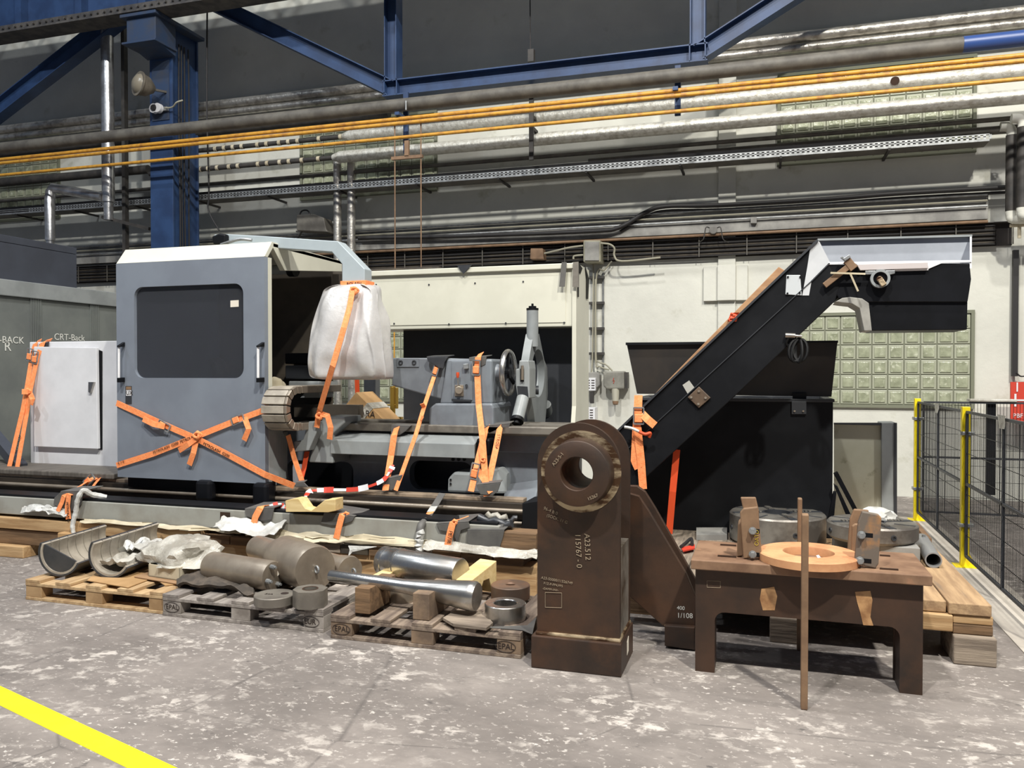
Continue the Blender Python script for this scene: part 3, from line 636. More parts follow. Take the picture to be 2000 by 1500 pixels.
# ------------------------------------------------------------------ flat plate with holes, in any plane
def plate(name, outline, holes, th, origin, xd, yd, mat, parent=None, bevel=0):
    cu = bpy.data.curves.new('p', 'CURVE'); cu.dimensions = '2D'; cu.fill_mode = 'BOTH'; cu.extrude = th / 2; cu.bevel_depth = 0
    for lp in [outline] + list(holes):
        sp = cu.splines.new('POLY'); sp.points.add(len(lp) - 1); sp.use_cyclic_u = True
        for i, (x, y) in enumerate(lp): sp.points[i].co = (x, y, 0, 1)
    to = bpy.data.objects.new('p', cu); COL.objects.link(to)
    me = bpy.data.meshes.new_from_object(to.evaluated_get(bpy.context.evaluated_depsgraph_get())); bpy.data.objects.remove(to)
    x = Vector(xd).normalized(); y = Vector(yd).normalized(); z = x.cross(y)
    mt = Matrix((x, y, z)).transposed().to_4x4(); org = Vector(origin)
    if parent is not None: mt.translation = org - wloc(parent)
    me.transform(mt); me.materials.clear(); me.materials.append(mat)
    o = bpy.data.objects.new(name, me); COL.objects.link(o)
    if parent is not None: o.parent = parent
    else: o.location = org
    if bevel:
        b = o.modifiers.new('bevel', 'BEVEL'); b.width = bevel; b.segments = 2; b.limit_method = 'ANGLE'; b.angle_limit = R(50)
    return o
def rrect(x0, y0, x1, y1, r, n=6):
    out = []
    for cx, cy, a in ((x1 - r, y0 + r, -90), (x1 - r, y1 - r, 0), (x0 + r, y1 - r, 90), (x0 + r, y0 + r, 180)):
        for k in range(n + 1):
            t = R(a + 90 * k / n); out.append((cx + r * math.cos(t), cy + r * math.sin(t)))
    return out
def circ(cx, cy, r, n=32): return [(cx + r * math.cos(2 * math.pi * k / n), cy + r * math.sin(2 * math.pi * k / n)) for k in range(n)]
# ================================================================== LATHE
YD, YF = 5.75, 7.0
DX0, DX1 = P(228, 700, YD).x, P(517, 700, YD).x
DZ0, DZ1 = P(370, 938, YD).z, P(370, 508, YD).z
mc = thing('lathe', 'large blue grey lathe with a windowed guard door, strapped to a timber skid', 'machine', (-4, 6, .33))
cx, cz_ = (DX0 + DX1) / 2, 0
wn0, wn1 = P(263, 738, YD), P(475, 553, YD)
dmesh = plate('door', [(DX0, DZ0), (DX1, DZ0), (DX1, DZ1), (DX0, DZ1)], [rrect(wn0.x, wn0.z, wn1.x, wn1.z, .085)], .05, (0, YD + .025, 0), (1, 0, 0), (0, 0, 1), MBLUE, mc, .004)
pane = MB().box(wn0.x - .02, wn1.x + .02, YD + .03, YD + .036, wn0.z - .02, wn1.z + .02).build('window_pane', SMOKE, dmesh)
MB().py([(450, 587), (466, 586), (466, 599), (450, 600)], YD + .027, .002).build('sticker', PAPER, dmesh)
for hx, lb in ((233, 'l'), (505, 'r')):
    ho = MB().cyl(P(hx - 1, 678, YD - .05), P(hx - 1, 738, YD - .05), .011, n=12).build('handle', WHITEP, dmesh, smooth=True)
    for hy in (672, 741):
        s_ = -1 if hy < 700 else 1
        MB().prism([P(hx - 5, hy + 3 * s_ * -1, YD - .07), P(hx + 6, hy - 4, YD - .002), P(hx + 6, hy + 5, YD - .002), P(hx - 5, hy + 6, YD - .07)], (.03, 0, 0)).build('handle_foot', BLACK, ho, bevel=.004)
lb = MB().py([(245, 754), (257, 754), (257, 789), (245, 789)], YD - .003, .003).build('label_plate', MDARK, dmesh)
MB().py([(246, 755), (256, 755), (256, 761), (246, 761)], YD - .0045, .0012).build('label_band', RUSTP, lb)
MB().py([(246, 762), (256, 762), (256, 773), (246, 773)], YD - .0045, .0012).build('label_band', WHITEP, lb)
text('UX', .052, P(246, 767.5, YD - .0065), (1, 0, 0), (0, 0, 1), INK, lb)
# door return, roof and chamfer
pT = PX(531, 472, DX1); pB = PX(668, 518, DX1); yT, zT = pT.y, pT.z; yB = pB.y; YF = yB + .1
MB().box(DX1 - .04, DX1, YD + .05, yT - .005, DZ0 + .6, DZ1 - .0).build('guard_side', MCREAM, mc)
MB().prism([(DX1, YD + .002, DZ1 + .001), (DX1, yT, zT), (DX1, yT + .02, zT - .045), (DX1, YD + .05, DZ1 - .001)], (DX0 - DX1, 0, 0)).build('guard_chamfer', MCREAM, mc, bevel=.003)
MB().prism([(DX1, yT + .001, zT), (DX1, yB, zT - .01), (DX1, yB, zT - .11), (DX1, YD + .3, DZ1 - .08), (DX1, yT + .02, zT - .05)], (-.05, 0, 0)).prism([(DX0, yT + .001, zT), (DX0, yB, zT - .01), (DX0, yB, zT - .11), (DX0, YD + .3, DZ1 - .08), (DX0, yT + .02, zT - .05)], (.05, 0, 0)).box(DX0, DX1, yT + .02, yB, zT - .04, zT - .01).build('guard_roof', MCREAM, mc, bevel=.002)
MB().box(DX0, DX0 + .04, YD + .05, YF, DZ0, DZ1 - .02).build('guard_side', MBLUE, mc)
# lower right return of the door
MB().prism([(DX1, YD + .05, DZ0 + .0), (DX1, YD + .05, PX(519, 760, DX1).z), (DX1, PX(535, 765, DX1).y, PX(535, 765, DX1).z), (DX1, PX(562, 843, DX1).y, PX(562, 843, DX1).z), (DX1, PX(562, 930, DX1).y, DZ0)], (-.6, 0, 0)).build('apron', MGREY, mc, bevel=.006)
# rear upper guard
fz1, fz0 = P(1125, 514, YF).z, P(1000, 638, YF).z; fx1 = P(1126, 600, YF).x
MB().box(-5.75, DX1 + .2, YF, YF + .03, fz0, zT - .02).box(-5.75, fx1 - 2.2, YF, YF + .5, fz0 - .02, fz0).build('inner_guard', INNER, mc)
fs = MB().box(DX1 + .22, fx1, YF, YF + .03, fz0, fz1 - .05).box(DX1 + .22, fx1, YF, YF + .55, fz0 - .004, fz0 + .002).build('rear_fascia', MCREAM, mc)
MB().box(P(718, 520, YF).x, fx1, YF - .03, YF + .5, fz1 - .05, fz1).build('fascia_cap', MCREAM, mc, bevel=.006)
MB().box(DX1 + .22, P(1105, 600, YF).x, YF - .006, YF, fz0 + .03, P(900, 543, YF).z).build('fascia_panel', MCREAM, fs, bevel=.002)
bt = MB()
for x, y in ((735, 556), (838, 556), (928, 553), (1022, 550), (770, 632), (877, 633), (988, 631), (1102, 630)): q = P(x, y, YF - .006); bt.cyl(q, q + Vector((0, -.006, 0)), .008, n=8)
bt.build('bolts', MDARK, fs)
epx = [PX(1126, 513, fx1), PX(1134, 512, fx1)]
ye = PX(1150, 600, fx1).y; ze = P(1110, 868, YF).z
ep = MB().prism([(fx1 + .002, YF - .02, fz1 + .005), (fx1 + .002, ye, fz1), (fx1 + .002, ye, 1.0), (fx1 + .002, YF - .12, ze - .2), (fx1 + .002, YF - .12, ze), (fx1 + .002, YF - .02, ze + .35)], (-.04, 0, 0)).build('end_panel', MCREAM, mc, bevel=.004)
MB().box(P(788, 700, YF + .3).x, fx1 - .04, YF + .3, YF + .33, .6, fz0).build('rear_guard', MDARK, mc)
MB().box(DX0 + .05, DX1 - .15, YF - .05, YF - .02, DZ0, zT - .06).build('inner_guard', INNER, mc)
# seen through the window: spindle ring and a post
MB().lathe(P(424, 722, YF - .06), P(424, 722, YF - .06) + Vector((0, -.14, 0)), [(0, 0), (0, .13), (.1, .13), (.14, .1), (.14, .055), (.08, .05), (.08, 0)], 28).build('spindle_nose', STEELG, mc, smooth=True)
MB().box(P(328, 700, 6.6).x, P(336, 700, 6.6).x, 6.6, 6.63, .9, P(330, 664, 6.6).z).build('post', MGREY, mc)
# headstock blocks seen in the gap right of the door
MB().box(-3.98, P(568, 700, 6.85).x, 6.75, YF - .05, P(550, 740, 6.85).z, P(550, 714, 6.85).z).build('turret_block', MDARK, mc, bevel=.01)
MB().box(-4.0, P(562, 700, 6.85).x, 6.8, YF - .05, P(550, 711, 6.85).z, P(550, 690, 6.85).z).build('turret_block', BLACKM, mc, bevel=.01)
MB().box(-4.0, P(578, 700, 6.85).x, 6.72, YF - .05, P(550, 764, 6.85).z, P(550, 744, 6.85).z).build('turret_block', MGREY, mc, bevel=.01)
MB().cyl(P(530, 527, 6.6), P(570, 526, 6.6), .045).build('roof_tube', MGREY, mc, smooth=True)
MB().cyl(P(566, 526, 6.6), P(578, 526, 6.6), .07).build('tube_collar', BLACK, mc, smooth=True)
# bed, ways and castings
bx0, bx1 = P(640, 835, 6.2).x, P(1097, 840, 6.2).x
bz1 = P(900, 831, 6.2).z; bz0 = P(900, 846, 6.2).z
MB().box(bx0, bx1, 6.2, 6.32, bz0, bz1).box(bx0, bx1, 6.7, 6.85, bz0, bz1).box(bx0, bx1, 6.3, 6.72, bz0 - .02, bz0 + .02).build('bed_way', STEELG, mc, bevel=.008)
bp = lambda x, y: (P(x, y, 6.42).x, P(x, y, 6.42).z)
plate('bed_casting', [bp(540, 960), bp(1050, 975), bp(1062, 850), bp(540, 840)], [rrect(*bp(560, 968), *bp(690, 903), .08) if False else rrect(bp(560, 955)[0], bp(560, 955)[1], bp(690, 903)[0], bp(690, 903)[1], .08), rrect(bp(800, 955)[0], bp(800, 955)[1], bp(925, 903)[0], bp(925, 903)[1], .1)], .1, (0, 6.47, 0), (1, 0, 0), (0, 0, 1), MCAST, mc, .01)
MB().box(bx0 - .6, bx1, 6.75, 6.95, .45, bz0).build('bed_rear', MDARK, mc)
MB().box(P(945, 900, 6.4).x, bx1 + .05, 6.33, 6.5, bz0 - .16, bz0).build('bed_shoulder', MCAST, mc, bevel=.01)
MB().prism([(P(985, 950, 6.4).x, 6.42, P(985, 945, 6.4).z), (P(1000, 950, 6.4).x, 6.15, .55), (P(1050, 950, 6.2).x, 6.1, .55), (P(1055, 940, 6.4).x, 6.42, P(1055, 935, 6.4).z)], (0, 0, -.12)).build('casting_foot', MCAST, mc, bevel=.02)
ca, cb_ = P(650, 860, 6.1), P(930, 870, 6.1)
zt, zm, zl = P(790, 848, 6.2).z, P(790, 864, 6.06).z, P(790, 891, 6.06).z
MB().prism([(ca.x, 6.22, zt), (ca.x, 6.06, zm), (ca.x, 6.06, zl), (ca.x, 6.22, zl)], (cb_.x - ca.x, 0, 0)).build('way_cover', MGREY, mc, bevel=.004)
MB().box(cb_.x + .001, cb_.x + .12, 6.09, 6.3, zl + .02, zt - .01).build('way_cover_end', BLACK, mc, bevel=.02)
for k in range(3): q = P(885 + 11 * k, 897, 6.419); MB().cyl(q, q + Vector((0, -.006, 0)), .015, n=12).build('plug', BLACK, mc)
gb = MB().py([(874, 935), (886, 922), (945, 925), (945, 965), (873, 962)], 6.1, .3).build('gearbox', MGREY, mc, bevel=.02)
MB().prism([P(945, 922, 6.12), P(975, 912, 6.3), P(990, 925, 6.35), P(990, 965, 6.3), P(945, 965, 6.12)], (0, .12, 0)).build('gearbox_end', MGREY, mc, bevel=.02)
for x, y in ((880, 937), (880, 945)): MB().cyl(P(x, y, 6.1), P(x, y, 6.09), .009, n=12).build('bolt', BLACK, gb)
# saddle and bracket arm
MB().py([(631, 813), (673, 814), (673, 826), (649, 848), (650, 905), (603, 903), (608, 882), (620, 843)], 6.08, .3).build('saddle', MGREY, mc, bevel=.01)
MB().py([(603, 823), (620, 824), (619, 843), (603, 880), (574, 883), (574, 862), (586, 862), (592, 858)], 5.98, .09).build('bracket_arm', MGREY, mc, bevel=.006)
MB().py([(553, 761), (625, 761), (625, 766), (553, 766)], 6.3, .3).py([(596, 766), (624, 766), (624, 777), (586, 777)], 6.33, .25).build('shelf', MGREY, mc, bevel=.004)
MB().box(P(580, 800, 6.9).x, P(705, 800, 6.9).x, 6.85, 6.95, P(640, 815, 6.9).z, P(640, 790, 6.9).z).build('chip_guard', INNER, mc)
# drag chain curled in the YZ plane
XS = -3.66; chn = MB(); chs = MB(); c0 = PX(557, 800, XS); Yc, Zc, rc = c0.y + .2, c0.z, .185
for k in range(9):
    a0, a1 = R(75 + k * 24), R(75 + k * 24 + 20)
    pts = [(XS, Yc + r_ * math.cos(t), Zc + r_ * math.sin(t)) for r_, t in ((rc, a0), (rc, a1), (rc - .06, a1), (rc - .06, a0))]
    chn.prism([(p[0] - .03, p[1], p[2]) for p in pts], (-.21, 0, 0)); chs.prism(pts, (-.025, 0, 0))
chn.box(XS - .24, XS - .03, Yc + .05, Yc + .7, Zc + rc - .05, Zc + rc); chs.box(XS - .025, XS, Yc + .05, Yc + .7, Zc + rc - .06, Zc + rc)
chn.box(XS - .24, XS - .03, Yc + .05, Yc + .5, Zc - rc, Zc - rc + .05); chs.box(XS - .025, XS, Yc + .05, Yc + .5, Zc - rc, Zc - rc + .06)
ch = chn.build('drag_chain', LINERW, mc, bevel=.004); chs.build('chain_side', STEELD, ch, bevel=.004)
# tailstock
TS = 6.33
ts = MB().py([(765, 699), (872, 699), (872, 782), (850, 777), (765, 753)], TS, .35).build('tailstock', MCAST, mc, bevel=.012)
MB().py([(872, 700), (961, 701), (962, 790), (858, 790), (866, 745)], TS - .05, .45).build('tailstock_body', MCAST, ts, bevel=.02)
MB().py([(838, 797), (850, 788), (961, 788), (964, 797), (964, 834), (837, 834)], TS - .09, .5).build('tailstock_base', MCAST, ts, bevel=.015)
MB().py([(882, 706), (922, 706), (922, 782), (882, 782)], TS - .058, .01).build('control_plate', MCAST, ts, bevel=.003)
hp = MB().py([(775, 700), (818, 700), (818, 717), (775, 717)], TS - .008, .01).build('bolt_plate', MCAST, ts, bevel=.003)
for x in (783, 809): MB().ringplate(P(x, 708, TS - .008), .02, .011, (0, -1, 0), .008, 20).build('bush', MDARK, hp)
lv = MB().cyl(P(895, 757, TS - .08), P(894, 735, TS - .1), .005, n=8).build('lever', STEEL, ts)
MB().lathe(P(894, 738, TS - .1), P(894, 727, TS - .1), [(0, 0), (0, .008), (.5, .014), (1, .012), (1, 0)], 16, True).build('lever_knob', ORANGD, lv, smooth=True)
MB().py([(888, 752), (905, 752), (905, 774), (888, 774)], TS - .066, .01).build('knob_plate', STEELD, ts, bevel=.003)
MB().cyl(P(896, 762, TS - .066), P(896, 762, TS - .11), .032).build('knob', STEELD, ts, bevel=.004)
MB().py([(904, 711), (913, 710), (914, 720), (905, 721)], TS - .09, .04).build('small_tap', GALV, ts, bevel=.004)
MB().cyl(P(911, 753, TS - .06), P(911, 753, TS - .075), .012, n=12).build('bolt', MDARK, ts)
MB().py([(882, 779), (919, 781), (919, 784), (882, 783)], TS - .08, .03).build('ledge', MDARK, ts)
MB().cyl(P(765, 727, TS + .15), P(757, 727, TS + .15), .06).build('quill', STEELD, ts, smooth=True)
# handwheel (axis along X)
hw = P(993, 728, 6.42); wr = .182
n = 40; m = MB(); rings = []
for i in range(n):
    a = 2 * math.pi * i / n; rr_ = []
    for j in range(10):
        b = 2 * math.pi * j / 10; rad = wr + .016 * math.cos(b); rr_.append(m.bm.verts.new((hw.x + .022 * math.sin(b), hw.y + rad * math.cos(a), hw.z + rad * math.sin(a))))
    rings.append(rr_)
for i in range(n):
    for j in range(10): m.bm.faces.new((rings[i][j], rings[(i + 1) % n][j], rings[(i + 1) % n][(j + 1) % 10], rings[i][(j + 1) % 10]))
wh = m.build('handwheel', STEEL, ts, smooth=True)
m = MB()
for k in range(3):
    a = R(90 + 120 * k); m.bar(hw + Vector((-.01, 0, 0)), hw + Vector((.0, wr * math.cos(a), wr * math.sin(a))), .03, .025, (1, 0, 0))
m.lathe(hw + Vector((-.03, 0, 0)), hw + Vector((.02, 0, 0)), [(0, 0), (0, .05), (1, .045), (1, 0)], 20, True)
m.build('spokes', BLACK, wh, bevel=.004)
MB().cyl(hw + Vector((-.10, 0, 0)), hw + Vector((-.03, 0, 0)), .075, .055).build('wheel_hub', MCAST, wh, smooth=True)
# steady rest
XQ = -1.93
def sp(x, y): q = PX(x, y, XQ); return (q.y, q.z)
hole = []
c1, c2 = sp(1051.5, 729), None; ry = (sp(1064, 729)[0] - sp(1039, 729)[0]) / 2; rz = (sp(1051, 682)[1] - sp(1051, 776)[1]) / 2
for k in range(36): t = 2 * math.pi * k / 36; hole.append((c1[0] + ry * math.cos(t), c1[1] + rz * math.sin(t)))
sr = plate('steady_rest', [sp(*q) for q in ((1042, 652), (1053, 652), (1057, 672), (1063, 703), (1069, 718), (1070, 768), (1064, 836), (1046, 836), (1042, 800), (1037, 775), (1034, 745), (1033, 705), (1037, 680))], [hole], .07, (XQ - .035, 0, 0), (0, 1, 0), (0, 0, 1), MGREY, mc, .012)
q = P(1040, 655, 6.85)
MB().cyl(q + Vector((0, 0, -.1)), P(1040, 606, 6.85), .052).build('upper_ram', MGREY, sr, smooth=True)
MB().cyl(P(1040, 606, 6.85), P(1040, 602, 6.85), .054).cyl(P(1040, 602, 6.85), P(1040, 598, 6.85), .034).cyl(P(1040, 598, 6.85), P(1040, 593, 6.85), .01).build('ram_cap', BLACK, sr)
clp = MB().py([(1014, 704), (1032, 704), (1034, 720), (1034, 778), (1011, 778), (1007, 752), (1007, 721), (1013, 720)], 6.5, .2).build('clamp_block', MGREY, sr, bevel=.008)
MB().py([(1016, 721), (1023, 721), (1023, 745), (1016, 745)], 6.494, .007).build('slot', BLACK, clp)
MB().cyl(P(1020, 714, 6.48), P(1020, 742, 6.48), .012, n=12).build('clamp_bolt', STEELD, clp)
MB().py([(1010, 754), (1030, 755), (1032, 776), (1012, 776)], 6.494, .007).build('recess', MDARK, clp)
a, b = P(1021, 778, 6.5), P(1011, 818, 6.36)
MB().cyl(a, b, .052).build('lower_ram', MGREY, sr, smooth=True)
MB().cyl(b, b + (b - a) * .14, .056).cyl(b + (b - a) * .14, b + (b - a) * .26, .03).build('ram_cap', BLACK, sr)
MB().cyl(P(1066, 790, 7.35), P(1071, 812, 7.5), .05).build('lower_ram', MGREY, sr, smooth=True)
MB().cyl(PX(1050, 762, XQ) + Vector((.01, 0, 0)), PX(1048, 762, XQ) + Vector((-.1, 0, 0)), .04).build('inner_roller', MDARK, sr)
MB().box(P(1036, 838, 6.5).x, bx1, 6.25, 6.5, bz1 - .01, bz1 + .012).build('bed_pad', STEELG, mc)
# front rails of the machine base
def zr(x, y, Y): return P(x, y, Y).z
rx0, rx1 = -8.5, P(1022, 975, 5.9).x
rl = MB(); z1 = zr(740, 959, 5.95)
MB().box(rx0, rx1, 5.9, 6.0, z1 - .03, z1).build('rail_edge', RAILW, mc, bevel=.004)
MB().box(rx0, rx1 + .02, 5.88, 6.0, z1 - .16, z1 - .03).build('rail', RAIL, mc, bevel=.006)
MB().cyl((rx0, 5.84, zr(740, 984, 5.84)), (rx1 + .05, 5.84, zr(740, 984, 5.84)), .018, n=12).build('slide_rod', STEELD, mc, smooth=True)
MB().box(rx0, rx1 + .05, 5.8, 5.9, .42, z1 - .17).build('rail', RAIL, mc, bevel=.006)
MB().box(rx0, rx1 + .05, 5.74, 5.8, .36, .47).build('rail', RAIL, mc, bevel=.006)
MB().cyl((rx0, 5.70, .475), (rx1 + .05, 5.70, .475), .014, n=10).build('slide_rod', STEELD, mc, smooth=True)
MB().box(rx0, rx1 + .05, 5.64, 5.68, .40, .45).build('rail', RAIL, mc, bevel=.005)
MB().box(rx0, -1.5, 5.6, 7.3, .33, .40).build('base_tray', BLACKM, mc)
MB().box(rx0, P(228, 920, 5.9).x, 5.86, 6.5, z1 + .001, z1 + .05).build('slide_cover', M('slat_cover', (104, 98, 90), (84, 78, 72), 5, rough=.6, st=(6, .4, 1)), mc, bevel=.01)
MB().box(P(395, 950, 5.8).x, P(425, 950, 5.8).x, 5.7, 5.8, .5, DZ0 + .01).build('door_roller', BLACK, mc, bevel=.03)
MB().box(P(505, 950, 5.8).x, P(535, 950, 5.8).x, 5.7, 5.84, .42, DZ0 + .01).build('door_roller', BLACK, mc, bevel=.03)
MB().box(DX0 + .02, DX1, 5.85, 5.9, DZ0 - .1, DZ0 + .02).build('door_sill', BLACK, mc)
eb = MB().py([(1020, 983), (1052, 978), (1052, 1049), (1020, 1049)], 5.55, .32).build('end_box', BLACKM, mc, bevel=.004)
MB().py([(975, 1040), (1052, 1047), (1052, 1053), (975, 1047)], 5.5, .3).build('end_sill', BLACK, mc)
GBX = P(975, 1040, 5.4).x
MB().box(-8.5, GBX, 5.4, 5.6, .352, .505).build('base_beam', GREYBEAM, mc, bevel=.006)
MB().box(-8.5, GBX - .02, 5.42, 5.62, .505, .525).build('beam_cap', BLACKM, mc, bevel=.004)
MB().py([(430, 1000), (449, 1001), (449, 1023), (430, 1022)], 5.396, .005).build('name_plate', RUSTD, mc)
for k in range(4):
    X = (-7.4, -5.2, -3.1, -2.2)[k]; MB().box(X, X + .12, 5.6, 5.8, .36, .46).build('cross_tie', BLACKM, mc)
# pendant control arm and wrapped panel
pa = thing('pendant_arm', 'pale blue grey pendant arm over the door, bending down to a wrapped panel', 'machine arm', P(690, 550, 5.95))
MB().py([(418, 458), (440, 457), (500, 460), (660, 471), (712, 525), (712, 556), (668, 556), (668, 516), (648, 492), (606, 489), (418, 476)], 5.95, .13).build('arm', M('arm_grey', (168, 178, 182), (160, 170, 174), 3, rough=.35), pa, bevel=.006)
MB().py([(413, 461), (428, 455), (440, 457), (440, 476), (418, 478), (414, 475)], 5.9, .2).build('pivot', BLACKM, pa, bevel=.015)
MB().tube(smooth_path([P(432, 478, 5.9), P(450, 472, 5.88), P(470, 467, 5.88), P(492, 469, 5.9)]), .014, 8).build('hose', GALV, pa, smooth=True)
rows = [(556, 668, 712), (560, 641, 736), (575, 635, 742), (600, 628, 745), (630, 620, 749), (660, 616, 753), (690, 613, 759), (715, 611, 763), (736, 611, 764), (742, 620, 758)]
m = MB(); RG = []; nb = 40; YBg = 6.0
for ri, (yy, xl_, xr_) in enumerate(rows):
    L_, R_ = P(xl_, yy, YBg), P(xr_, yy, YBg); cc = (L_ + R_) / 2; hx = (R_.x - L_.x) / 2; hy = (.07, .1, .13, .16, .19, .2, .21, .21, .2, .14)[ri]
    ring = []
    for j in range(nb):
        a = 2 * math.pi * j / nb; ca_, sa_ = math.cos(a), math.sin(a)
        fx = abs(ca_) ** .5 * (1 if ca_ > 0 else -1); fy = abs(sa_) ** .7 * (1 if sa_ > 0 else -1)
        fold = 1 + (.16 * math.sin(a * 7 + ri * .25) + .10 * math.sin(a * 12 + ri * .6)) * (1 - ri / 13) * (0 if ri == 0 else 1)
        nz = noise.noise(Vector((ca_ * 2.5, sa_ * 2.5, ri * .6))) * .09
        ring.append(m.bm.verts.new((cc.x + hx * fx * (1 + nz * .5), cc.y + hy * fy * fold + nz, cc.z + (nz * .5 if 0 < ri < 9 else 0))))
    RG.append(ring)
for a_, b_ in zip(RG, RG[1:]):
    for j in range(nb): m.bm.faces.new((a_[j], b_[j], b_[(j + 1) % nb], a_[(j + 1) % nb]))
m.bm.faces.new(RG[-1]); m.bm.faces.new(RG[0][::-1])
bag = m.build('tarp_cover', TARP, None, smooth=True); tag(bag, 'silver white tarp wrapped around the control panel, tied with orange strap', 'cover')
bag.modifiers.clear(); sm = bag.modifiers.new('s', 'SUBSURF'); sm.levels = sm.render_levels = 2
# ================================================================== SKID UNDER THE LATHE
SY = 5.36
def V3(x, y, Y): return P(x, y, Y)
one(MB().box(P(392, 1050, SY).x, -1.5, SY + .03, SY + .22, 0, .235), 'skid_timber', PINE, 'long pale pine beam on the floor under the front of the lathe skid', 'timber', bevel=.006)
one(MB().box(-5.4, -1.5, 6.5, 6.7, 0, .235), 'skid_timber', BRWNW, 'rear beam on the floor under the lathe skid', 'timber', bevel=.006)
X = P(392, 1050, SY).x - .2; k = 0
while X < -1.62:
    wdt = random.uniform(.2, .27)
    one(MB().box(X, min(X + wdt, -1.5), SY + random.uniform(0, .02), 6.9, .236, .30), 'skid_plank', random.choice((BRWNW, CABB, BRWNW, OLDW)), 'crosswise plank end on the long pine beam under the lathe, %s from the left' % ORD[k], 'plank', 'crosswise planks under the lathe', bevel=.004)
    X += wdt + .008; k += 1
one(MB().box(GBX, -1.5, SY + .02, SY + .2, .302, .47), 'skid_timber', BRWNW, 'brown squared timber at the right end of the skid below the black end box', 'timber', bevel=.006)
one(MB().box(-8.5, P(392, 1050, SY).x - .02, SY, SY + .25, .235, .33), 'skid_timber', PINE, 'upper long plank with cracked edge at the left end of the skid', 'timber', bevel=.006)
one(MB().box(-8.5, P(392, 1050, SY).x - .25, SY + .02, SY + .6, .10, .225), 'skid_timber', BRWNW, 'lower thick plank at the left end of the skid', 'timber', bevel=.006)
for px, y0, y1, lb in ((8, 1048, 1086, 'square timber foot under the skid at the left edge'), (142, 1035, 1065, 'splintered timber block on the skid left of the half shells')):
    q = P(px, y1, SY - .06)
    if px == 8: one(MB().box(q.x - .35, q.x + .2, SY - .05, SY + .3, 0, .098), 'timber_block', PINE, lb, 'timber', bevel=.006)
    else: one(MB().box(q.x - .14, q.x + .13, SY - .08, SY - .01, P(px, 1066, SY - .08).z, P(px, 1043, SY - .08).z), 'timber_block', CARD, lb, 'timber', bevel=.006)
one(MB().box(-4.9, -4.6, 5.6, 6.9, 0, .1).box(-7.5, -7.2, 5.6, 6.9, 0, .1), 'skid_runner', BRWNW, 'crosswise runners in the dark under the left of the skid', 'timber')
# crumpled films and cardboard along the skid
def film(name, px, Y0, depth, mat, label, cat, amp=.03, seed=0, nv=8, hang=0):
    # px: top outline from left to right, (x, y); a sheet that reaches back by depth
    pts = smooth_path([P(x, y, Y0) for x, y in px], 5); n = len(pts) - 1
    def fn(u, v):
        p = pts[min(int(u * n + .5), n)].copy(); t = v
        p.y += depth * t; p.z += amp * noise.noise(Vector((u * 9 + seed, v * 3, seed))) + hang * t
        p.y += amp * .8 * noise.noise(Vector((u * 11, v * 4 + seed, 5)))
        return p
    return one(MB().sheet(fn, n, nv, .004), name, mat, label, cat, smooth=True)
film('plastic_sheet', [(38, 1001), (70, 998), (100, 1003), (128, 1008)], SY - .02, .05, WHITEF, 'white crumpled film lying at the left on the skid plank', 'plastic film', .03, 1, hang=.05)
film('cardboard_strip', [(155, 1020), (230, 1024), (330, 1032), (420, 1038), (470, 1042)], SY - .03, .05, CARDW, 'pale torn cardboard edge under the grey beam, behind the half shells', 'cardboard', .02, 2, hang=.02)
film('plastic_sheet', [(415, 1030), (470, 1040), (500, 1048), (540, 1040)], SY - .12, .14, WHITEF, 'white film pad on the skid above the eye bolt rolls', 'plastic film', .03, 3, hang=.07)
film('plastic_sheet', [(480, 1046), (560, 1052), (640, 1060), (720, 1062), (830, 1070)], SY - .03, .05, CARDW, 'long pale film strip under the middle of the grey beam', 'plastic film', .03, 4, hang=.05)
film('plastic_sheet', [(825, 1072), (900, 1078), (980, 1088), (1048, 1092)], SY - .05, .06, FILM, 'clear film strip under the right end of the grey beam', 'plastic film', .02, 5, hang=.05)
one(MB().prism([P(680, 1066, SY - .06), P(735, 1068, SY - .06), P(688, 1078, SY - .07), P(679, 1089, SY - .08), P(683, 1074, SY - .07)], (0, .01, 0)), 'plastic_sheet', WHITEF, 'torn white film tip pointing down beside the polished cylinder', 'plastic film')
# rubber pads over the grey beam and machine edges
def pad(px, Y, label, d=.012, mat=RUB, back=0):
    m = MB().py(px, Y, d); return one(m, 'rubber_pad', mat, label, 'edge protector', bevel=.004)
def drape(px, Y, label, back=.2, mat=RUB, top=None):
    """pad hanging over an edge: the front follows px (first two points are the top corners), the flap goes back"""
    pts = [P(x, y, Y) for x, y in px]; m = MB(); m.prism(pts, (0, .01, 0))
    a, b = pts[0], pts[1]; m.prism([a, b, b + Vector((0, back, .012)), a + Vector((0, back, .012))], (0, 0, .008))
    return one(m, 'rubber_pad', mat, label, 'edge protector', bevel=.003)
drape([(118, 961), (162, 960), (158, 985), (148, 1000), (126, 995), (104, 986), (106, 972)], 5.385, 'grey rubber pad over the beam under the left orange strap pair', .22)
drape([(478, 995), (535, 993), (530, 1015), (510, 1018), (480, 1008)], 5.385, 'grey rubber pad over the beam under the strap by the white film pad', .25)
drape([(633, 1001), (692, 1010), (688, 1018), (672, 1024), (650, 1027), (626, 1022)], 5.385, 'grey rubber pad over the beam in front of the notched block', .25)
drape([(852, 1024), (915, 1020), (918, 1030), (900, 1036), (893, 1062), (884, 1040), (858, 1036)], 5.38, 'grey rubber pad over the beam under the strap reading PETR', .25)
drape([(913, 1036), (985, 1036), (982, 1050), (975, 1072), (950, 1077), (925, 1070), (912, 1060)], 5.37, 'large wavy grey rubber pad hanging over the right end of the beam', .2)
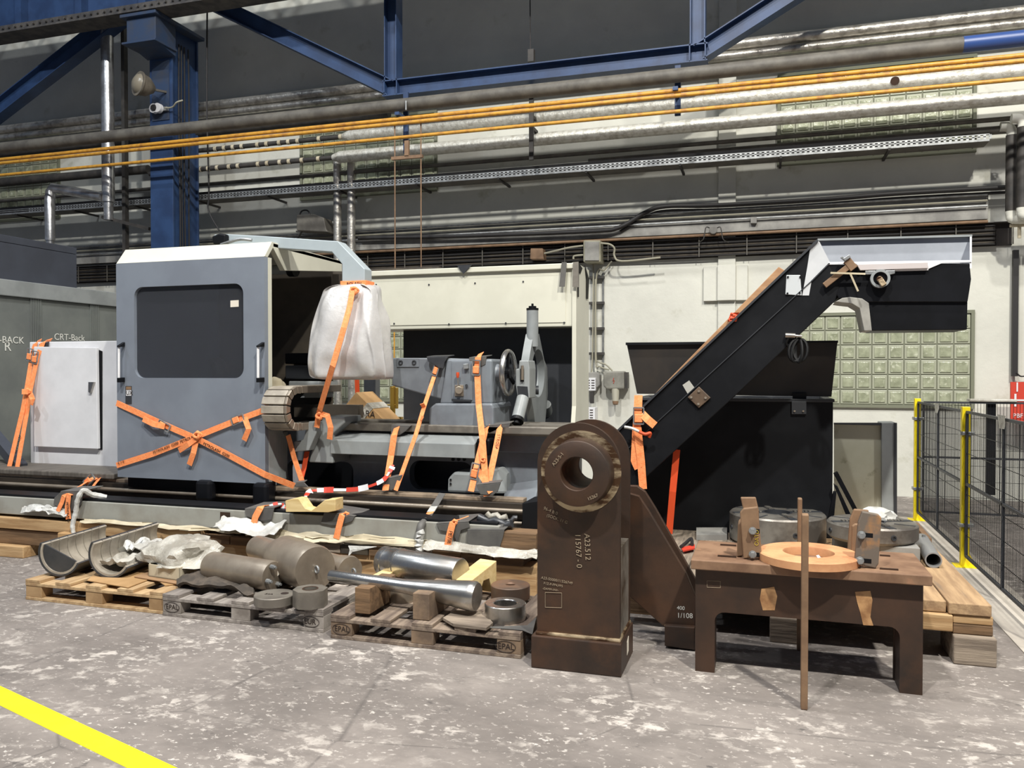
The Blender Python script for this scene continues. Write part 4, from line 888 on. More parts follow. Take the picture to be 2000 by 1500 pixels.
for i, (x0, y0, x1, y1, r) in enumerate(((905, 1022, 985, 1030, .025), (935, 1013, 1000, 1026, .03), (950, 1005, 990, 1012, .022), (975, 1024, 1010, 1012, .02))):
    a, b = P(x0, y0, 5.5), P(x1, y1, 5.45 + .03 * i)
    one(MB().tube([a.lerp(b, t / 6) + Vector((0, 0, .012 * math.sin(t * 2.1 + i))) for t in range(7)], r, 10), 'rolled_pad', (RUB, RUBB, FILM, RUBB)[i], ('rolled grey rubber pad on the beam top right', 'rolled black rubber pad behind the grey roll', 'crumpled white film wad between the rubber rolls', 'short black rubber roll at the end box')[i], 'edge protector', smooth=True)
q = P(680, 1000, 5.6)
one(MB().prism([P(640, 1001, 5.5), P(855, 1015, 5.5), P(855, 1018, 5.65) + Vector((0, .1, 0)), P(640, 1000, 5.65) + Vector((0, .1, 0))], (0, 0, .006)), 'steel_strip', STEELG, 'grey metal strip lying behind the grey beam', 'strip')
for x0, x1, y, lb in ((640, 700, 990, 'left'), (745, 830, 1000, 'middle'), (835, 905, 1006, 'right')):
    one(MB().box(P(x0, y, 5.68).x, P(x1, y, 5.68).x, 5.66, 5.74, .41, .45), 'scrap_board', CARDW if lb != 'left' else RUBB, 'scrap board in the trough behind the grey beam, %s one' % lb, 'board', bevel=.003)
# notched wooden block
one(MB().py([(557, 978), (573, 974), (583, 974), (596, 993), (608, 997), (618, 990), (634, 977), (655, 975), (655, 998), (640, 1001), (600, 1000), (558, 1000)], 5.33, .12), 'notched_block', PINEB, 'fresh pine block with a V notch on the grey beam by the striped tape', 'wooden block', bevel=.004)
# ================================================================== STRAPS
def strap(label, pts, wd, buckles=(), tails=(), txt=(), mat=ORANGE, face=(0, -1, .15), group=None, knots=()):
    p0 = P(*pts[-1]); t = thing('lashing_strap', label, 'strap', p0, group)
    P3 = [P(*q) for q in pts]; dense = []
    for a, b in zip(P3, P3[1:]):
        n = 4; dense += [a.lerp(b, i / n) for i in range(n)]
    dense.append(P3[-1])
    MB().ribbon(dense, wd, .004, face).build('webbing', mat, t)
    for (x, y, Y, ang) in buckles:
        c = P(x, y, Y); a = R(ang); u = Vector((math.cos(a), 0, math.sin(a))); v = Vector((-math.sin(a), 0, math.cos(a))); n_ = Vector((0, -.012, 0)); h = wd * .62; l = .06
        m = MB()
        m.bar(c + n_ - u * l + v * h, c + n_ + u * l + v * h, .008, .01, (0, -1, 0)).bar(c + n_ - u * l - v * h, c + n_ + u * l - v * h, .008, .01, (0, -1, 0))
        for s_ in (-1, 0, 1): m.bar(c + n_ + u * l * s_ - v * h, c + n_ + u * l * s_ + v * h, .01, .012, (0, -1, 0))
        m.build('buckle', GALV, t)
        MB().bar(c + n_ * 1.4 - u * l * .8, c + n_ * 1.4 + u * l * .2, wd, .014, (0, -1, 0)).build('strap_fold', mat, t, bevel=.005)
    for tp in tails: MB().ribbon([P(*q) for q in tp], wd * .95, .004, (.2, -1, .1)).build('tail', mat, t)
    for (x, y, Y, r_) in knots:
        c = P(x, y, Y); m = MB()
        for k in range(3):
            a = k * 1.9; n_ = 14; e1 = Vector((math.cos(a), .3, math.sin(a))).normalized(); e2 = Vector((-math.sin(a), .5, math.cos(a))).normalized()
            m.tube([c + e1 * r_ * math.cos(2 * math.pi * i / n_) + e2 * r_ * .7 * math.sin(2 * math.pi * i / n_) for i in range(n_ + 1)], r_ * .42, 8)
        m.build('knot', mat, t, smooth=True)
    for (s_, size, x, y, x2, y2, Y) in txt:
        a, b = P(x, y, Y), P(x2, y2, Y); d = (b - a).normalized(); text(s_, size, a + Vector((0, -.007, 0)), d, Vector((-d.z, 0, d.x)), INK, t)
    return t
E_ = YD - .006
strap('orange strap crossing the door from left middle down to right bottom', [(228, 787, E_), (300, 820, E_ - .01), (345, 840, E_ - .01), (385, 857, E_ - .015), (440, 885, E_ - .01), (518, 927, E_ - .006), (575, 949, 5.86)], .052, buckles=[(322, 832, E_ - .01, -24)],
      tails=[[(322, 833, E_ - .03), (300, 828, E_ - .05), (280, 818, E_ - .02)], [(383, 862, E_ - .02), (378, 885, E_ - .03), (370, 908, E_ - .02)]], txt=[('PETROLASH  G200', .034, 398, 866, 470, 902, E_ - .012)], face=(0, -1, 0))
strap('orange strap crossing the door from left bottom up to right middle', [(228, 909, E_ - .006), (300, 886, E_ - .012), (383, 853, E_ - .018), (420, 838, E_ - .015), (470, 818, E_ - .012), (527, 797, E_ - .008)], .05, buckles=[(466, 819, E_ - .012, 20)],
      tails=[[(478, 815, E_ - .02), (486, 838, E_ - .04), (477, 860, E_ - .03)], [(385, 855, E_ - .03), (368, 868, E_ - .04), (350, 880, E_ - .02)]], txt=[('X 2 X', .03, 231, 905, 260, 896, E_ - .012), ('PETROLASH  G200  PETROLASH', .034, 300, 884, 384, 851, E_ - .018)], knots=[(386, 850, E_ - .03, .03)], face=(0, -1, 0))
pad([(516, 776), (527, 775), (533, 795), (540, 812), (530, 836), (522, 838), (517, 812)], YD + .01, 'black rubber pad at the right door edge under the orange strap', mat=RUBB)
strap('left orange strap running down the white cabinet to the floor side', [(80, 666, WC + .1), (69, 672, WC - .02), (62, 700, WC - .03), (54, 750, 6.25), (45, 800, 6.2), (18, 914, 6.05)], .055, buckles=[(60, 693, WC - .04, 80)], txt=[('PETROLASH', .035, 40, 850, 33, 880, 6.12)], knots=[(53, 765, 6.22, .03)], face=(0, -1, 0))
strap('right orange strap running down the white cabinet beside its twin', [(100, 665, WC + .1), (84, 670, WC - .03), (74, 695, WC - .05), (60, 760, 6.24), (52, 810, 6.2), (34, 913, 6.04)], .055, buckles=[(70, 698, WC - .06, 80)], tails=[[(60, 770, 6.2), (64, 780, 6.18), (60, 790, 6.18)], [(55, 765, 6.2), (43, 765, 6.18)]], face=(0, -1, 0))
pad([(76, 672), (95, 667), (92, 690), (76, 692)], WC - .02, 'dark rubber pad on the top edge of the white cabinet', mat=RUBB)
strap('orange strap from the tarp wrapped panel down to the bracket arm', [(690, 560, 5.85), (683, 600, 5.78), (672, 640, 5.72), (650, 715, 5.70), (625, 800, 5.90), (622, 812, 5.95), (619, 835, 5.96)], .05,
      tails=[[(626, 808, 5.93), (640, 812, 5.9), (646, 835, 5.9), (644, 858, 5.92)]], knots=[(625, 812, 5.93, .03), (692, 568, 5.85, .03)], face=(0, -1, 0))
kb = thing('lashing_strap', 'orange strap band around the foot of the pendant arm reading PETROLASH', 'strap', P(690, 556, 5.95))
m = MB(); a, b = P(667, 549, 5.945), P(713, 549, 5.945); zb_ = P(690, 562, 5.945).z
m.box(a.x - .006, b.x + .006, 5.94, 5.948, zb_, a.z).box(a.x - .006, b.x + .006, 6.085, 6.093, zb_, a.z).box(a.x - .01, a.x - .003, 5.94, 6.093, zb_, a.z).box(b.x + .003, b.x + .01, 5.94, 6.093, zb_, a.z)
m.build('webbing', ORANGE, kb, bevel=.003); text('ROLASH', .036, P(677, 554.5, 5.936), (1, 0, 0), (0, 0, 1), INK, kb)
strap('bright orange strap left of the bracket arm forming a V with the darker one', [(563, 850, 5.96), (575, 895, 5.92), (592, 945, 5.9)], .045)
strap('darker orange strap right of the V under the bracket arm', [(600, 882, 6.06), (594, 915, 6.0), (586, 945, 5.92)], .045, mat=ORANGD)
drape([(552, 845), (558, 845), (565, 858), (562, 865), (556, 852)], 5.97, 'small rubber pad at the lower door corner by the V straps', .05)
drape([(578, 944), (594, 943), (602, 951), (576, 951)], 5.86, 'small rubber pad on the rail where the V straps end', .05)
strap('wide orange strap over the left end of the way cover', [(776, 833, 6.17), (770, 850, 6.04), (764, 890, 6.02), (753, 958, 5.88)], .055)
drape([(764, 832), (800, 834), (792, 842), (780, 850), (763, 851)], 6.15, 'grey rubber pad over the bed edge under the wide strap', .1)
strap('narrow orange strap slanting from the tailstock top left down to the rail', [(864, 697, TS + .05), (856, 706, TS - .03), (850, 730, TS - .03), (830, 790, 6.15), (812, 850, 6.02), (773, 958, 5.88)], .036, buckles=[(853, 720, TS - .035, 70)], tails=[[(828, 795, 6.14), (824, 788, 6.1)], [(822, 815, 6.1), (826, 818, 6.06)]], face=(0, -1, 0))
drape([(833, 698), (875, 697), (868, 708), (866, 720), (856, 718), (848, 712), (836, 706)], TS - .06, 'black rubber pad on the tailstock under the narrow strap', .15, RUBB)
strap('long orange strap down the middle of the tailstock to the rail', [(940, 690, TS + .05), (934, 698, TS - .07), (932, 720, TS - .07), (935, 790, TS - .12), (942, 850, 6.0), (947, 920, 5.92), (951, 969, 5.87)], .052, buckles=[(931, 718, TS - .075, 88)], knots=[(944, 898, 5.94, .02)], tails=[[(930, 915, 5.95), (945, 935, 5.9), (960, 962, 5.86)]], face=(0, -1, 0))
drape([(916, 700), (950, 697), (948, 712), (940, 716), (918, 714)], TS - .055, 'grey rubber pad on the tailstock top under the long strap', .15)
strap('orange strap right of the long one, leaning left to the rail', [(979, 834, 6.24), (976, 838, 6.1), (968, 880, 6.02), (957, 930, 5.94), (950, 965, 5.88)], .05, txt=[('STROLASH', .034, 975, 848, 966, 900, 6.03)], face=(0, -1, 0))
strap('darker orange strap with a ratchet lying behind the long one', [(952, 832, 6.24), (947, 845, 6.1), (936, 890, 6.0), (928, 925, 5.93), (920, 960, 5.88)], .05, buckles=[(928, 920, 5.92, 78)], mat=ORANGE, face=(0, -1, 0))
drape([(948, 833), (996, 828), (992, 842), (975, 848), (955, 846)], 6.2, 'grey rubber pad bunched on the bed right of the tailstock', .12)
drape([(930, 948), (978, 943), (972, 960), (962, 968), (938, 966)], 5.86, 'small grey rubber pad on the rail under the strap ends', .05)
drape([(748, 938), (785, 930), (778, 948), (765, 958), (746, 956)], 5.9, 'pale rubber pad on the rail behind the striped tape', .05)
# skid straps
strap('left one of the pair of short orange straps over the beam left', [(196, 929, 5.9), (172, 940, 5.8), (148, 955, 5.6), (126, 966, 5.375), (121, 982, 5.37), (113, 999, 5.36)], .05, buckles=[(176, 937, 5.8, 40)], face=(0, -1, .6))
strap('right one of the short orange straps over the beam left, ending by the white wrap', [(196, 932, 5.9), (186, 945, 5.75), (175, 960, 5.55), (135, 966, 5.37), (132, 990, 5.365), (134, 1014, 5.36)], .05, txt=[('PETROLASH', .032, 132, 980, 134, 1005, 5.362)], face=(0, -1, .6))
t = one(MB().tube(smooth_path([P(208, 971, 5.5), P(180, 966, 5.42), P(163, 958, 5.36), (P(152, 975, 5.33)), P(148, 1000, 5.33), P(142, 1025, 5.32), P(144, 1044, 5.31)]), [.02, .02, .022, .026, .024, .026, .022, .02, .024, .022, .024, .02, .022, .024, .018, .022, .024, .02, .018, .022, .02, .018, .02, .022, .018, .02, .022, .018, .02, .02, .018, .02, .018, .016, .018, .016, .012][:37], 8), 'wrapped_strap', WHITEF, 'white film wrapped strap end hanging at the left of the beam', 'wrapped strap', smooth=True)
strap('short orange strap hanging over the beam by the white film pad', [(525, 991, 5.5), (508, 993, 5.375), (499, 1010, 5.365), (494, 1031, 5.36)], .055)
strap('short orange strap knotted over the beam in front of the notched block', [(688, 1007, 5.5), (668, 1007, 5.375), (662, 1030, 5.365), (657, 1052, 5.36)], .05, knots=[(676, 1005, 5.4, .018)])
strap('short orange strap reading PETR knotted over the beam', [(918, 1013, 5.55), (900, 1020, 5.45), (884, 1023, 5.37), (877, 1050, 5.355), (873, 1075, 5.35)], .05, txt=[('PETR', .042, 881, 1036, 875, 1070, 5.350)], knots=[(888, 1020, 5.38, .018)], face=(0, -1, .2))
bt_ = strap('grey strap with a pale and orange band slanting over the rails', [(864, 964, 5.86), (845, 995, 5.7), (832, 1018, 5.45)], .055, mat=RUB, face=(0, -1, .7))
MB().ribbon([P(848, 990, 5.71), P(841, 1001, 5.63)], .057, .006, (0, -1, .7)).build('white_band', WHITEF, bt_)
MB().ribbon([P(841, 1001, 5.63), P(836, 1011, 5.54)], .057, .006, (0, -1, .7)).build('orange_band', ORANGE, bt_)
one(MB().tube(smooth_path([P(832, 1018, 5.46), P(823, 1026, 5.38), P(820, 1040, 5.35)]), .03, 10), 'rolled_pad', RUB, 'grey rubber wrap around the strap over the beam', 'edge protector', smooth=True)
one(MB().tube([P(820 + 2 * math.sin(i * 2.2), 1036 + i * 3.6, 5.345) for i in range(13)], [.028 + .008 * math.sin(i * 2.6) for i in range(13)], 10), 'wrapped_strap', WHITEF, 'crumpled white cloth wrapped strap end hanging on the beam middle', 'wrapped strap', smooth=True)
# striped barrier tape
tp = thing('barrier_tape', 'red and white striped barrier tape twisting along the rails', 'tape', P(620, 975, 5.8))
path = smooth_path([P(527, 990, 5.45), P(548, 985, 5.5), P(558, 992, 5.5), P(592, 975, 5.6), P(606, 960, 5.75), P(638, 957, 5.84), P(700, 955, 5.86), P(745, 940, 5.87), P(762, 920, 5.93), P(768, 908, 5.96)], 8)
for i in range(0, len(path) - 1, 3):
    sg_ = path[i:i + 4]
    if len(sg_) > 1: MB().ribbon(sg_, .035 + .015 * math.sin(i * .7), .003, (math.sin(i * .3) * .4, -1, .3)).build('stripe', REDP if (i // 3) % 2 else WHITEP, tp)
# ================================================================== CARDBOARD BOX, VALVE, BACKGROUND BEHIND THE BED
cbx = thing('cardboard_box', 'tilted cardboard box with tape and black letters behind the bed', 'box', P(712, 830, 7.2))
m4 = Matrix.Translation(P(714, 822, 7.2)) @ Matrix.Rotation(R(42), 4, 'Y')
MB().box(-.21, .2, -.15, .2, -.2, .2, m4).build('carton', CARD, cbx, bevel=.004)
MB().box(-.05, .03, -.156, .2, -.205, .205, m4).build('tape', FILM, cbx)
fr4 = m4.to_3x3()
text('ARA', .085, P(703, 806, 7.2 - .158), (1, 0, -.12), (0, 0, 1), INK, cbx)
vl = thing('gas_valve', 'yellow brass pipe with a shutoff valve behind the bed', 'valve', P(770, 830, 8.6))
MB().cyl(P(770, 640, 8.6), (P(770, 830, 8.6).x, 8.6, 0), .008).build('thin_pipe', YPIPE, vl)
MB().cyl(P(767, 755, 8.6), P(767, 822, 8.6), .032).cyl(P(775, 757, 8.6), P(775, 798, 8.6), .018).build('valve_body', BRASS, vl, bevel=.004)
MB().box(P(763, 815, 8.6).x, P(786, 815, 8.6).x, 8.57, 8.63, P(770, 822, 8.6).z, P(770, 814, 8.6).z).build('foot', BRASS, vl, bevel=.004)
MB().cyl(P(748, 791, 8.6), P(775, 791, 8.6), .01).build('lever', BRASS, vl)
wbox('steel_post', [(710, 735), (733, 735), (733, 1040), (710, 1040)], 8.0, .12, MCAST, 'grey steel post seen below the tarp behind the bed', 'post')
strap('dark red strap hanging behind the tarp wrapped panel', [(697, 730, 7.4), (699, 790, 7.4)], .05, mat=ORANGD)
wbox('white_board', [(542, 640), (557, 640), (557, 985), (542, 985)], 8.6, .2, WHITEP, 'narrow white panel seen right of the grey door, behind', 'panel')
wbox('metal_cabinet', [(572, 640), (599, 640), (599, 980), (572, 980)], 8.8, .5, WHITEP, 'white cabinet strip behind the machine, left of the lower glass blocks', 'cabinet')
bgq = thing('cloth_wrap', 'crumpled pale cloth bundle beside the door by the drag chain', 'cloth', P(540, 760, 6.5))
m = MB(); q = P(540, 756, 6.45)
bm_ = bmesh.ops.create_icosphere(m.bm, subdivisions=3, radius=.09)
for v in m.bm.verts: v.co = Vector((v.co.x * 1.0, v.co.y * .8, v.co.z * 1.0)) * (1 + .35 * noise.noise(v.co * 14)) + q
m.build('cloth', CARDW, bgq, smooth=True)
# ================================================================== PALLETS
def pallet(x0, y0, label, deck=OLDWY, blk=OLDW, marks=(), w_=1.19, dp=.8, gap=None):
    t = thing('pallet', label, 'pallet', (x0 + w_ / 2, y0 + dp / 2, 0), None)
    for k in range(3):                                                # bottom boards
        yy = (y0, y0 + dp / 2 - .07, y0 + dp - .1)[k]
        MB().box(x0, x0 + w_, yy, yy + .1, 0, .022).build('bottom_board', deck, t, bevel=.003)
    for k in range(3):
        for j in range(3):
            xx = (x0, x0 + w_ / 2 - .07, x0 + w_ - .14)[k]; yy = (y0, y0 + dp / 2 - .07, y0 + dp - .1)[j]
            MB().box(xx, xx + .14, yy + .004, yy + .1, .022, .1).build('block', blk, t, bevel=.003)
    for k in range(3):
        yy = (y0, y0 + dp / 2 - .07, y0 + dp - .1)[k]
        MB().box(x0, x0 + w_, yy, yy + .12, .1, .122).build('stringer_board', deck, t, bevel=.003)
    for k in range(5):
        xx = x0 + (w_ - .13) * k / 4
        MB().box(xx, xx + .13, y0, y0 + dp, .122, .144).build('deck_board', deck, t, bevel=.003)
    for s_, xx in marks:
        text(s_, .045, (xx - .045, y0 - .0015 + .004, .06), (1, 0, 0), (0, 0, 1), INK, t)
        m = MB(); n = 28
        m.tube([(xx + .058 * math.cos(2 * math.pi * i / n) + .002, y0 + .001, .061 + .032 * math.sin(2 * math.pi * i / n)) for i in range(n + 1)], .0016, 4, False); m.build('stamp_ring', INK, t)
    return t
PW = 1.17
pallet(-4.93, 4.36, 'light new wooden pallet under the half shells', M('new_pallet', (190, 162, 122), (160, 130, 94), 4, rough=.8, st=(5, .5, 5)), M('new_block', (178, 146, 106), (150, 120, 84), 5, rough=.8))
GW = M('grey_pallet', (150, 142, 134), (116, 108, 102), 4, rough=.85, st=(5, .5, 5), bump=.2); GB = M('grey_block', (158, 150, 142), (120, 112, 104), 6, rough=.85, bump=.2)
DB = M('brown_block', (134, 112, 90), (100, 84, 70), 6, rough=.85, bump=.2)
pallet(-3.75, 4.34, 'grey weathered pallet under the eye bolt rolls and octagon nut', GW, GB, (('EPAL', -3.68), ('EUR', -2.65)))
pallet(-2.47, 4.27, 'brown weathered pallet under the polished shaft and rings', M('brown_pallet', (140, 124, 108), (98, 84, 74), 4, rough=.85, st=(5, .5, 5), bump=.2), DB, (('EPAL', -2.40), ('EPAL', -1.37)))
ZP = .146
# ---- half shells
def shell(pa, pb, r, label, open_ang, content=None):
    a = PZ(*pa, ZP) + Vector((0, 0, r)); b = PZ(*pb, ZP) + Vector((0, 0, r))
    ax = (b - a); Ln = ax.length; ax.normalize(); sd = ax.cross(Vector((0, 0, 1))).normalized(); up = Vector((0, 0, 1))
    t = thing('half_shell', label, 'half pipe shell', (a + b) / 2 - Vector((0, 0, r)))
    def arc(r0, r1, l0, l1, a0=180, a1=360, n=22):
        m = MB(); loops = []
        for k in range(n + 1):
            th = R(a0 + (a1 - a0) * k / n + open_ang); d = sd * math.cos(th) + up * math.sin(th)
            loops.append([m.bm.verts.new(a + ax * l + d * q) for l, q in ((l0, r0), (l0, r1), (l1, r1), (l1, r0))])
        for p, q in zip(loops, loops[1:]):
            for j in range(4): m.bm.faces.new((p[j], q[j], q[(j + 1) % 4], p[(j + 1) % 4]))
        m.bm.faces.new(loops[0][::-1]); m.bm.faces.new(loops[-1]); return m
    arc(r - .012, r, 0, Ln).build('outer_shell', RUBB, t, smooth=True)
    n = 8
    for k in range(n): arc(r - .028, r - .013, Ln * k / n + .004, Ln * (k + 1) / n - .004).build('liner_plate', LINERW, t, smooth=True)
    if content is None:
        m = MB(); cpt = [a + ax * .012 + (sd * math.cos(R(180 + 180 * k / 16 + open_ang)) + up * math.sin(R(180 + 180 * k / 16 + open_ang))) * (r - .03) for k in range(17)]
        m.prism(cpt, ax * .012); m.build('end_disc', RUBB, t)
    return t, a, b, r, ax, sd
shell((116, 1126), (238, 1082), .165, 'left half pipe shell with dark end disc on the light pallet', -25)
t, a, b, r_, ax, sd = shell((214, 1130), (338, 1082), .165, 'right half pipe shell holding wrapped sheets on the light pallet', -32, 1)
m = MB()
m.sheet(lambda u, v: a + ax * (.03 + u * .5) + sd * ((v - .5) * .2) + Vector((0, 0, -.05 + .05 * noise.noise(Vector((u * 5, v * 5, 1))))), 14, 10, .03)
one(m, 'wrapped_sheet', FILM, 'crumpled wrapped packet lying in the right half shell', 'packet', smooth=True)
m = MB(); m.sheet(lambda u, v: a + ax * (.22 + u * .3) + sd * ((v - .5) * .2) + Vector((0, 0, .0 + .06 * noise.noise(Vector((u * 4, v * 6, 9))))), 12, 10, .01)
one(m, 'plastic_sheet', WHITEF, 'white film lying on the packet in the right half shell', 'plastic film', smooth=True)
# cardboard sheets on the light pallet
def sheetpoly(px, z, label, mat=CARD, th=.008, name='cardboard_sheet', cat='cardboard'):
    return one(MB().prism([PZ(x, y, z) for x, y in px], (0, 0, th)), name, mat, label, cat, bevel=.002)
sheetpoly([(170, 1135), (250, 1149), (300, 1130), (322, 1145), (352, 1142), (378, 1125), (300, 1105), (200, 1110)], ZP, 'torn cardboard sheet under the half shells', CARD)
sheetpoly([(262, 1128), (352, 1143), (372, 1115), (330, 1105)], ZP + .01, 'brown cardboard sheet under the pale cardboard tray', M('card_dark', (150, 118, 86), rough=.85))
# pale tray with clear plastic
cq = thing('cardboard_tray', 'pale open cardboard tray on the light pallet right of the half shells', 'box', PZ(340, 1132, ZP + .02))
z0 = ZP + .02
b4 = [PZ(290, 1125, z0), PZ(350, 1134, z0), PZ(398, 1112, z0), PZ(340, 1104, z0)]
for i in range(4):
    p_, q_ = b4[i], b4[(i + 1) % 4]; MB().prism([p_, q_, q_ + Vector((0, 0, .085)), p_ + Vector((0, 0, .085))], ((b4[(i + 2) % 4] - q_).normalized() * .006)).build('side', CARDW, cq)
MB().prism(b4, (0, 0, .006)).build('base', CARDW, cq)
cc = sum(b4, Vector()) / 4 + Vector((.03, .02, .09))
m = MB(); bmesh.ops.create_icosphere(m.bm, subdivisions=4, radius=1)
for v in m.bm.verts:
    p = v.co.copy(); n1 = noise.noise(p * 1.6 + Vector((3, 1, 2))); n2 = abs(noise.noise(p * 4 + Vector((9, 1, 2))))
    v.co = Vector((p.x * .25, p.y * .17, p.z * .10 if p.z > 0 else p.z * .05)) * (1 + .5 * n1 + .35 * n2) + Vector((.05 * max(p.z, 0), .06 * max(p.z, 0), max(0, p.z) * .07)) + cc
one(m, 'plastic_bag', FILM, 'crumpled clear plastic heaped on the pale cardboard tray', 'plastic bag', smooth=True)
m = MB(); m.prism([P(350, 1075, 4.95), P(378, 1042, 5.05), P(396, 1055, 5.05), P(420, 1080, 5.0), P(402, 1095, 4.9), P(365, 1092, 4.9)], (.02, .04, 0))
one(m, 'plastic_sheet', FILM, 'stiff clear plastic flap standing behind the pale tray', 'plastic film', bevel=.01)
# ---- pallet 2 items
def hcyl(xa, xb, yc, r, depthY, zc, prof, name, mat, label, cat, tilt=0, n=36):
    """round bar lying roughly along X between two pixel columns"""
    a = P(xa, yc, depthY); b = P(xb, yc, depthY + tilt); a.z = b.z = zc
    Ln = (b - a).length; t = thing(name, label, cat, Vector(((a.x + b.x) / 2, depthY + tilt / 2, zc - r)))
    MB().lathe(a, b, [(u * Ln, q) for u, q in prof], n).build('body', mat, t, smooth=True); return t, a, b, (b - a).normalized()
t, a, b, ax = hcyl(412, 533, 1125, .105, 4.72, ZP + .10, [(0, 0), (0, .092), (.03, .1), (.95, .1), (1, .094), (1, 0)], 'steel_roller', STEELD, 'dull steel roller with bolts in its end face on the grey pallet', 'roller', tilt=-.12)
e1, e2 = basis(ax)
for k in range(3): q = b + (Vector((0, -.3, 1)), Vector((0, -.9, -.2)), Vector((0, .5, -.8)))[k].normalized() * .07; MB().cyl(q, q + ax * .03, .016, n=8).cyl(q + ax * .03, q + ax * .045, .009, n=8).build('bolt', GALV, t)
t, a, b, ax = hcyl(520, 612, 1108, .19, 5.02, ZP + .155, [(-.2, 0), (-.2, .09), (.2, .1), (.42, .155), (1.0, .155), (1.04, .145), (1.04, 0)], 'steel_roller', STEELD, 'large flared steel roller with a label and an eye bolt', 'roller', tilt=-.35)
def eyebolt(t, c, ax):
    e1, e2 = Vector((0, 0, 1)), ax; n = 18
    MB().tube([c + ax * (.035 + .022 * math.cos(2 * math.pi * i / n)) + e1 * .022 * math.sin(2 * math.pi * i / n) for i in range(n + 1)], .007, 8, False).build('eye_bolt', GALV, t, smooth=True)
eyebolt(t, b + ax * .012 + Vector((0, 0, -.0)), ax)
mid = a.lerp(b, .62)
MB().prism([mid + Vector((dx, -.162, dz)) for dx, dz in ((-.07, -.01), (-.005, .05), (.03, .0), (-.03, -.07))], (0, .004, 0)).build('paper_label', PAPER, t)
t, a, b, ax = hcyl(648, 684, 1118, .11, 5.0, ZP + .10, [(-1.0, 0), (-1, .07), (.3, .08), (.9, .1), (1, .095), (1, 0)], 'steel_roller', STEELD, 'smaller flared steel roller with an eye bolt beside the large one', 'roller', tilt=-.12)
eyebolt(t, b + ax * .01, ax)
def vring(px, py, r, h, ri, mat, label, name='steel_ring', cat='ring', z=ZP, bev=.004, lathe_prof=None):
    c = PZ(px, py, z + h); c.z = z; t = thing(name, label, cat, c)
    if ri: o = MB().lathe(c, c + Vector((0, 0, h)), [(0, ri), (0, r), (h - bev, r), (h, r - bev), (h, ri + bev), (h - bev, ri), (0, ri)], 48)
    else: o = MB().lathe(c, c + Vector((0, 0, h)), [(0, 0), (0, r), (h - bev, r), (h, r - bev), (h, 0)], 48)
    o.build('body', mat, t, smooth=True); return t, c
t, c = vring(536, 1160, .125, .055, 0, STEELG, 'flat grey steel disc with a dark mark on the grey pallet', 'steel_disc', 'disc')
text('S1A', .035, c + Vector((-.055, -.02, .0565)), (1, .1, 0), (0, 1, 0), INK, t)
MB().lathe(c + Vector((.055, .03, .055)), c + Vector((.055, .03, .057)), [(0, 0), (0, .025), (.0015, .025), (.0015, 0)], 20).build('mark', INK, t)
c = PZ(606, 1151, ZP + .1); c.z = ZP; t = thing('octagon_nut', 'grey octagonal steel nut on the front corner of the grey pallet', 'nut', c)
m = MB(); oc = [(.098 / math.cos(R(22.5)) * math.cos(R(22.5 + 45 * k)), .098 / math.cos(R(22.5)) * math.sin(R(22.5 + 45 * k))) for k in range(8)]
ob = plate('body', oc, [circ(0, 0, .042, 28)], .105, c + Vector((0, 0, .0525)), (1, .2, 0), (-.2, 1, 0), STEELG, t, .004)
MB().ringplate(c + Vector((0, 0, .105)), .05, .042, (0, 0, 1), .002, 28).build('bore_edge', RUSTD, t)
m = MB(); m.sheet(lambda u, v: PZ(345 + 150 * u, 1150 - 20 * v + 18 * u, ZP) + Vector((0, 0, .025 + .05 * noise.noise(Vector((u * 5, v * 3, 3))) + .03 * math.sin(u * 3.1))), 24, 8, .02)
one(m, 'dirty_rag', M('rag', (92, 82, 72), (66, 60, 54), 9, rough=.95, bump=.5), 'dirty brown felt mat crumpled on the grey pallet front', 'rag', smooth=True)
# ---- pallet 3 items
t, a, b, ax = hcyl(748, 900, 1100, .1, 5.0, ZP + .155, [(0, 0), (0, .095), (.01, .1), (.07, .1), (.075, .094), (.115, .094), (.12, .101), (.2, .101), (.21, .105), (.24, .105), (.245, .1), (.985, .1), (1, .094), (1, 0)], 'polished_cylinder', STEEL, 'polished steel cylinder with grooves lying on wooden blocks', 'cylinder', tilt=-.18)
ea = b
one(MB().box(a.x + .06, a.x + .16, 4.75, 5.1, ZP, ZP + .055).box(b.x - .2, b.x - .1, 4.72, 5.05, ZP, ZP + .055), 'timber_block', BRWNW, 'low timbers under the polished cylinder', 'wooden block', bevel=.004)
def blockpx(px, zb, zt, y0, y1, mat, label, name='wooden_block'):
    return one(MB().box(P(px[0], 1180, y0).x, P(px[1], 1180, y0).x, y0, y1, zb, zt), name, mat, label, 'wooden block', bevel=.004)
def vblock(xc, y0, y1, w_, h, mat, label, z=ZP, vw=.5, notch=.5, rot=0):
    m = MB(); pts = [(-w_ / 2, 0), (w_ / 2, 0), (w_ / 2, h), (w_ * vw / 2, h), (0, h * (1 - notch)), (-w_ * vw / 2, h), (-w_ / 2, h)]
    m.prism([(xc + x, y0, z + zz) for x, zz in pts], (0, y1 - y0, 0)); return one(m, 'v_block', mat, label, 'wooden block', bevel=.004)
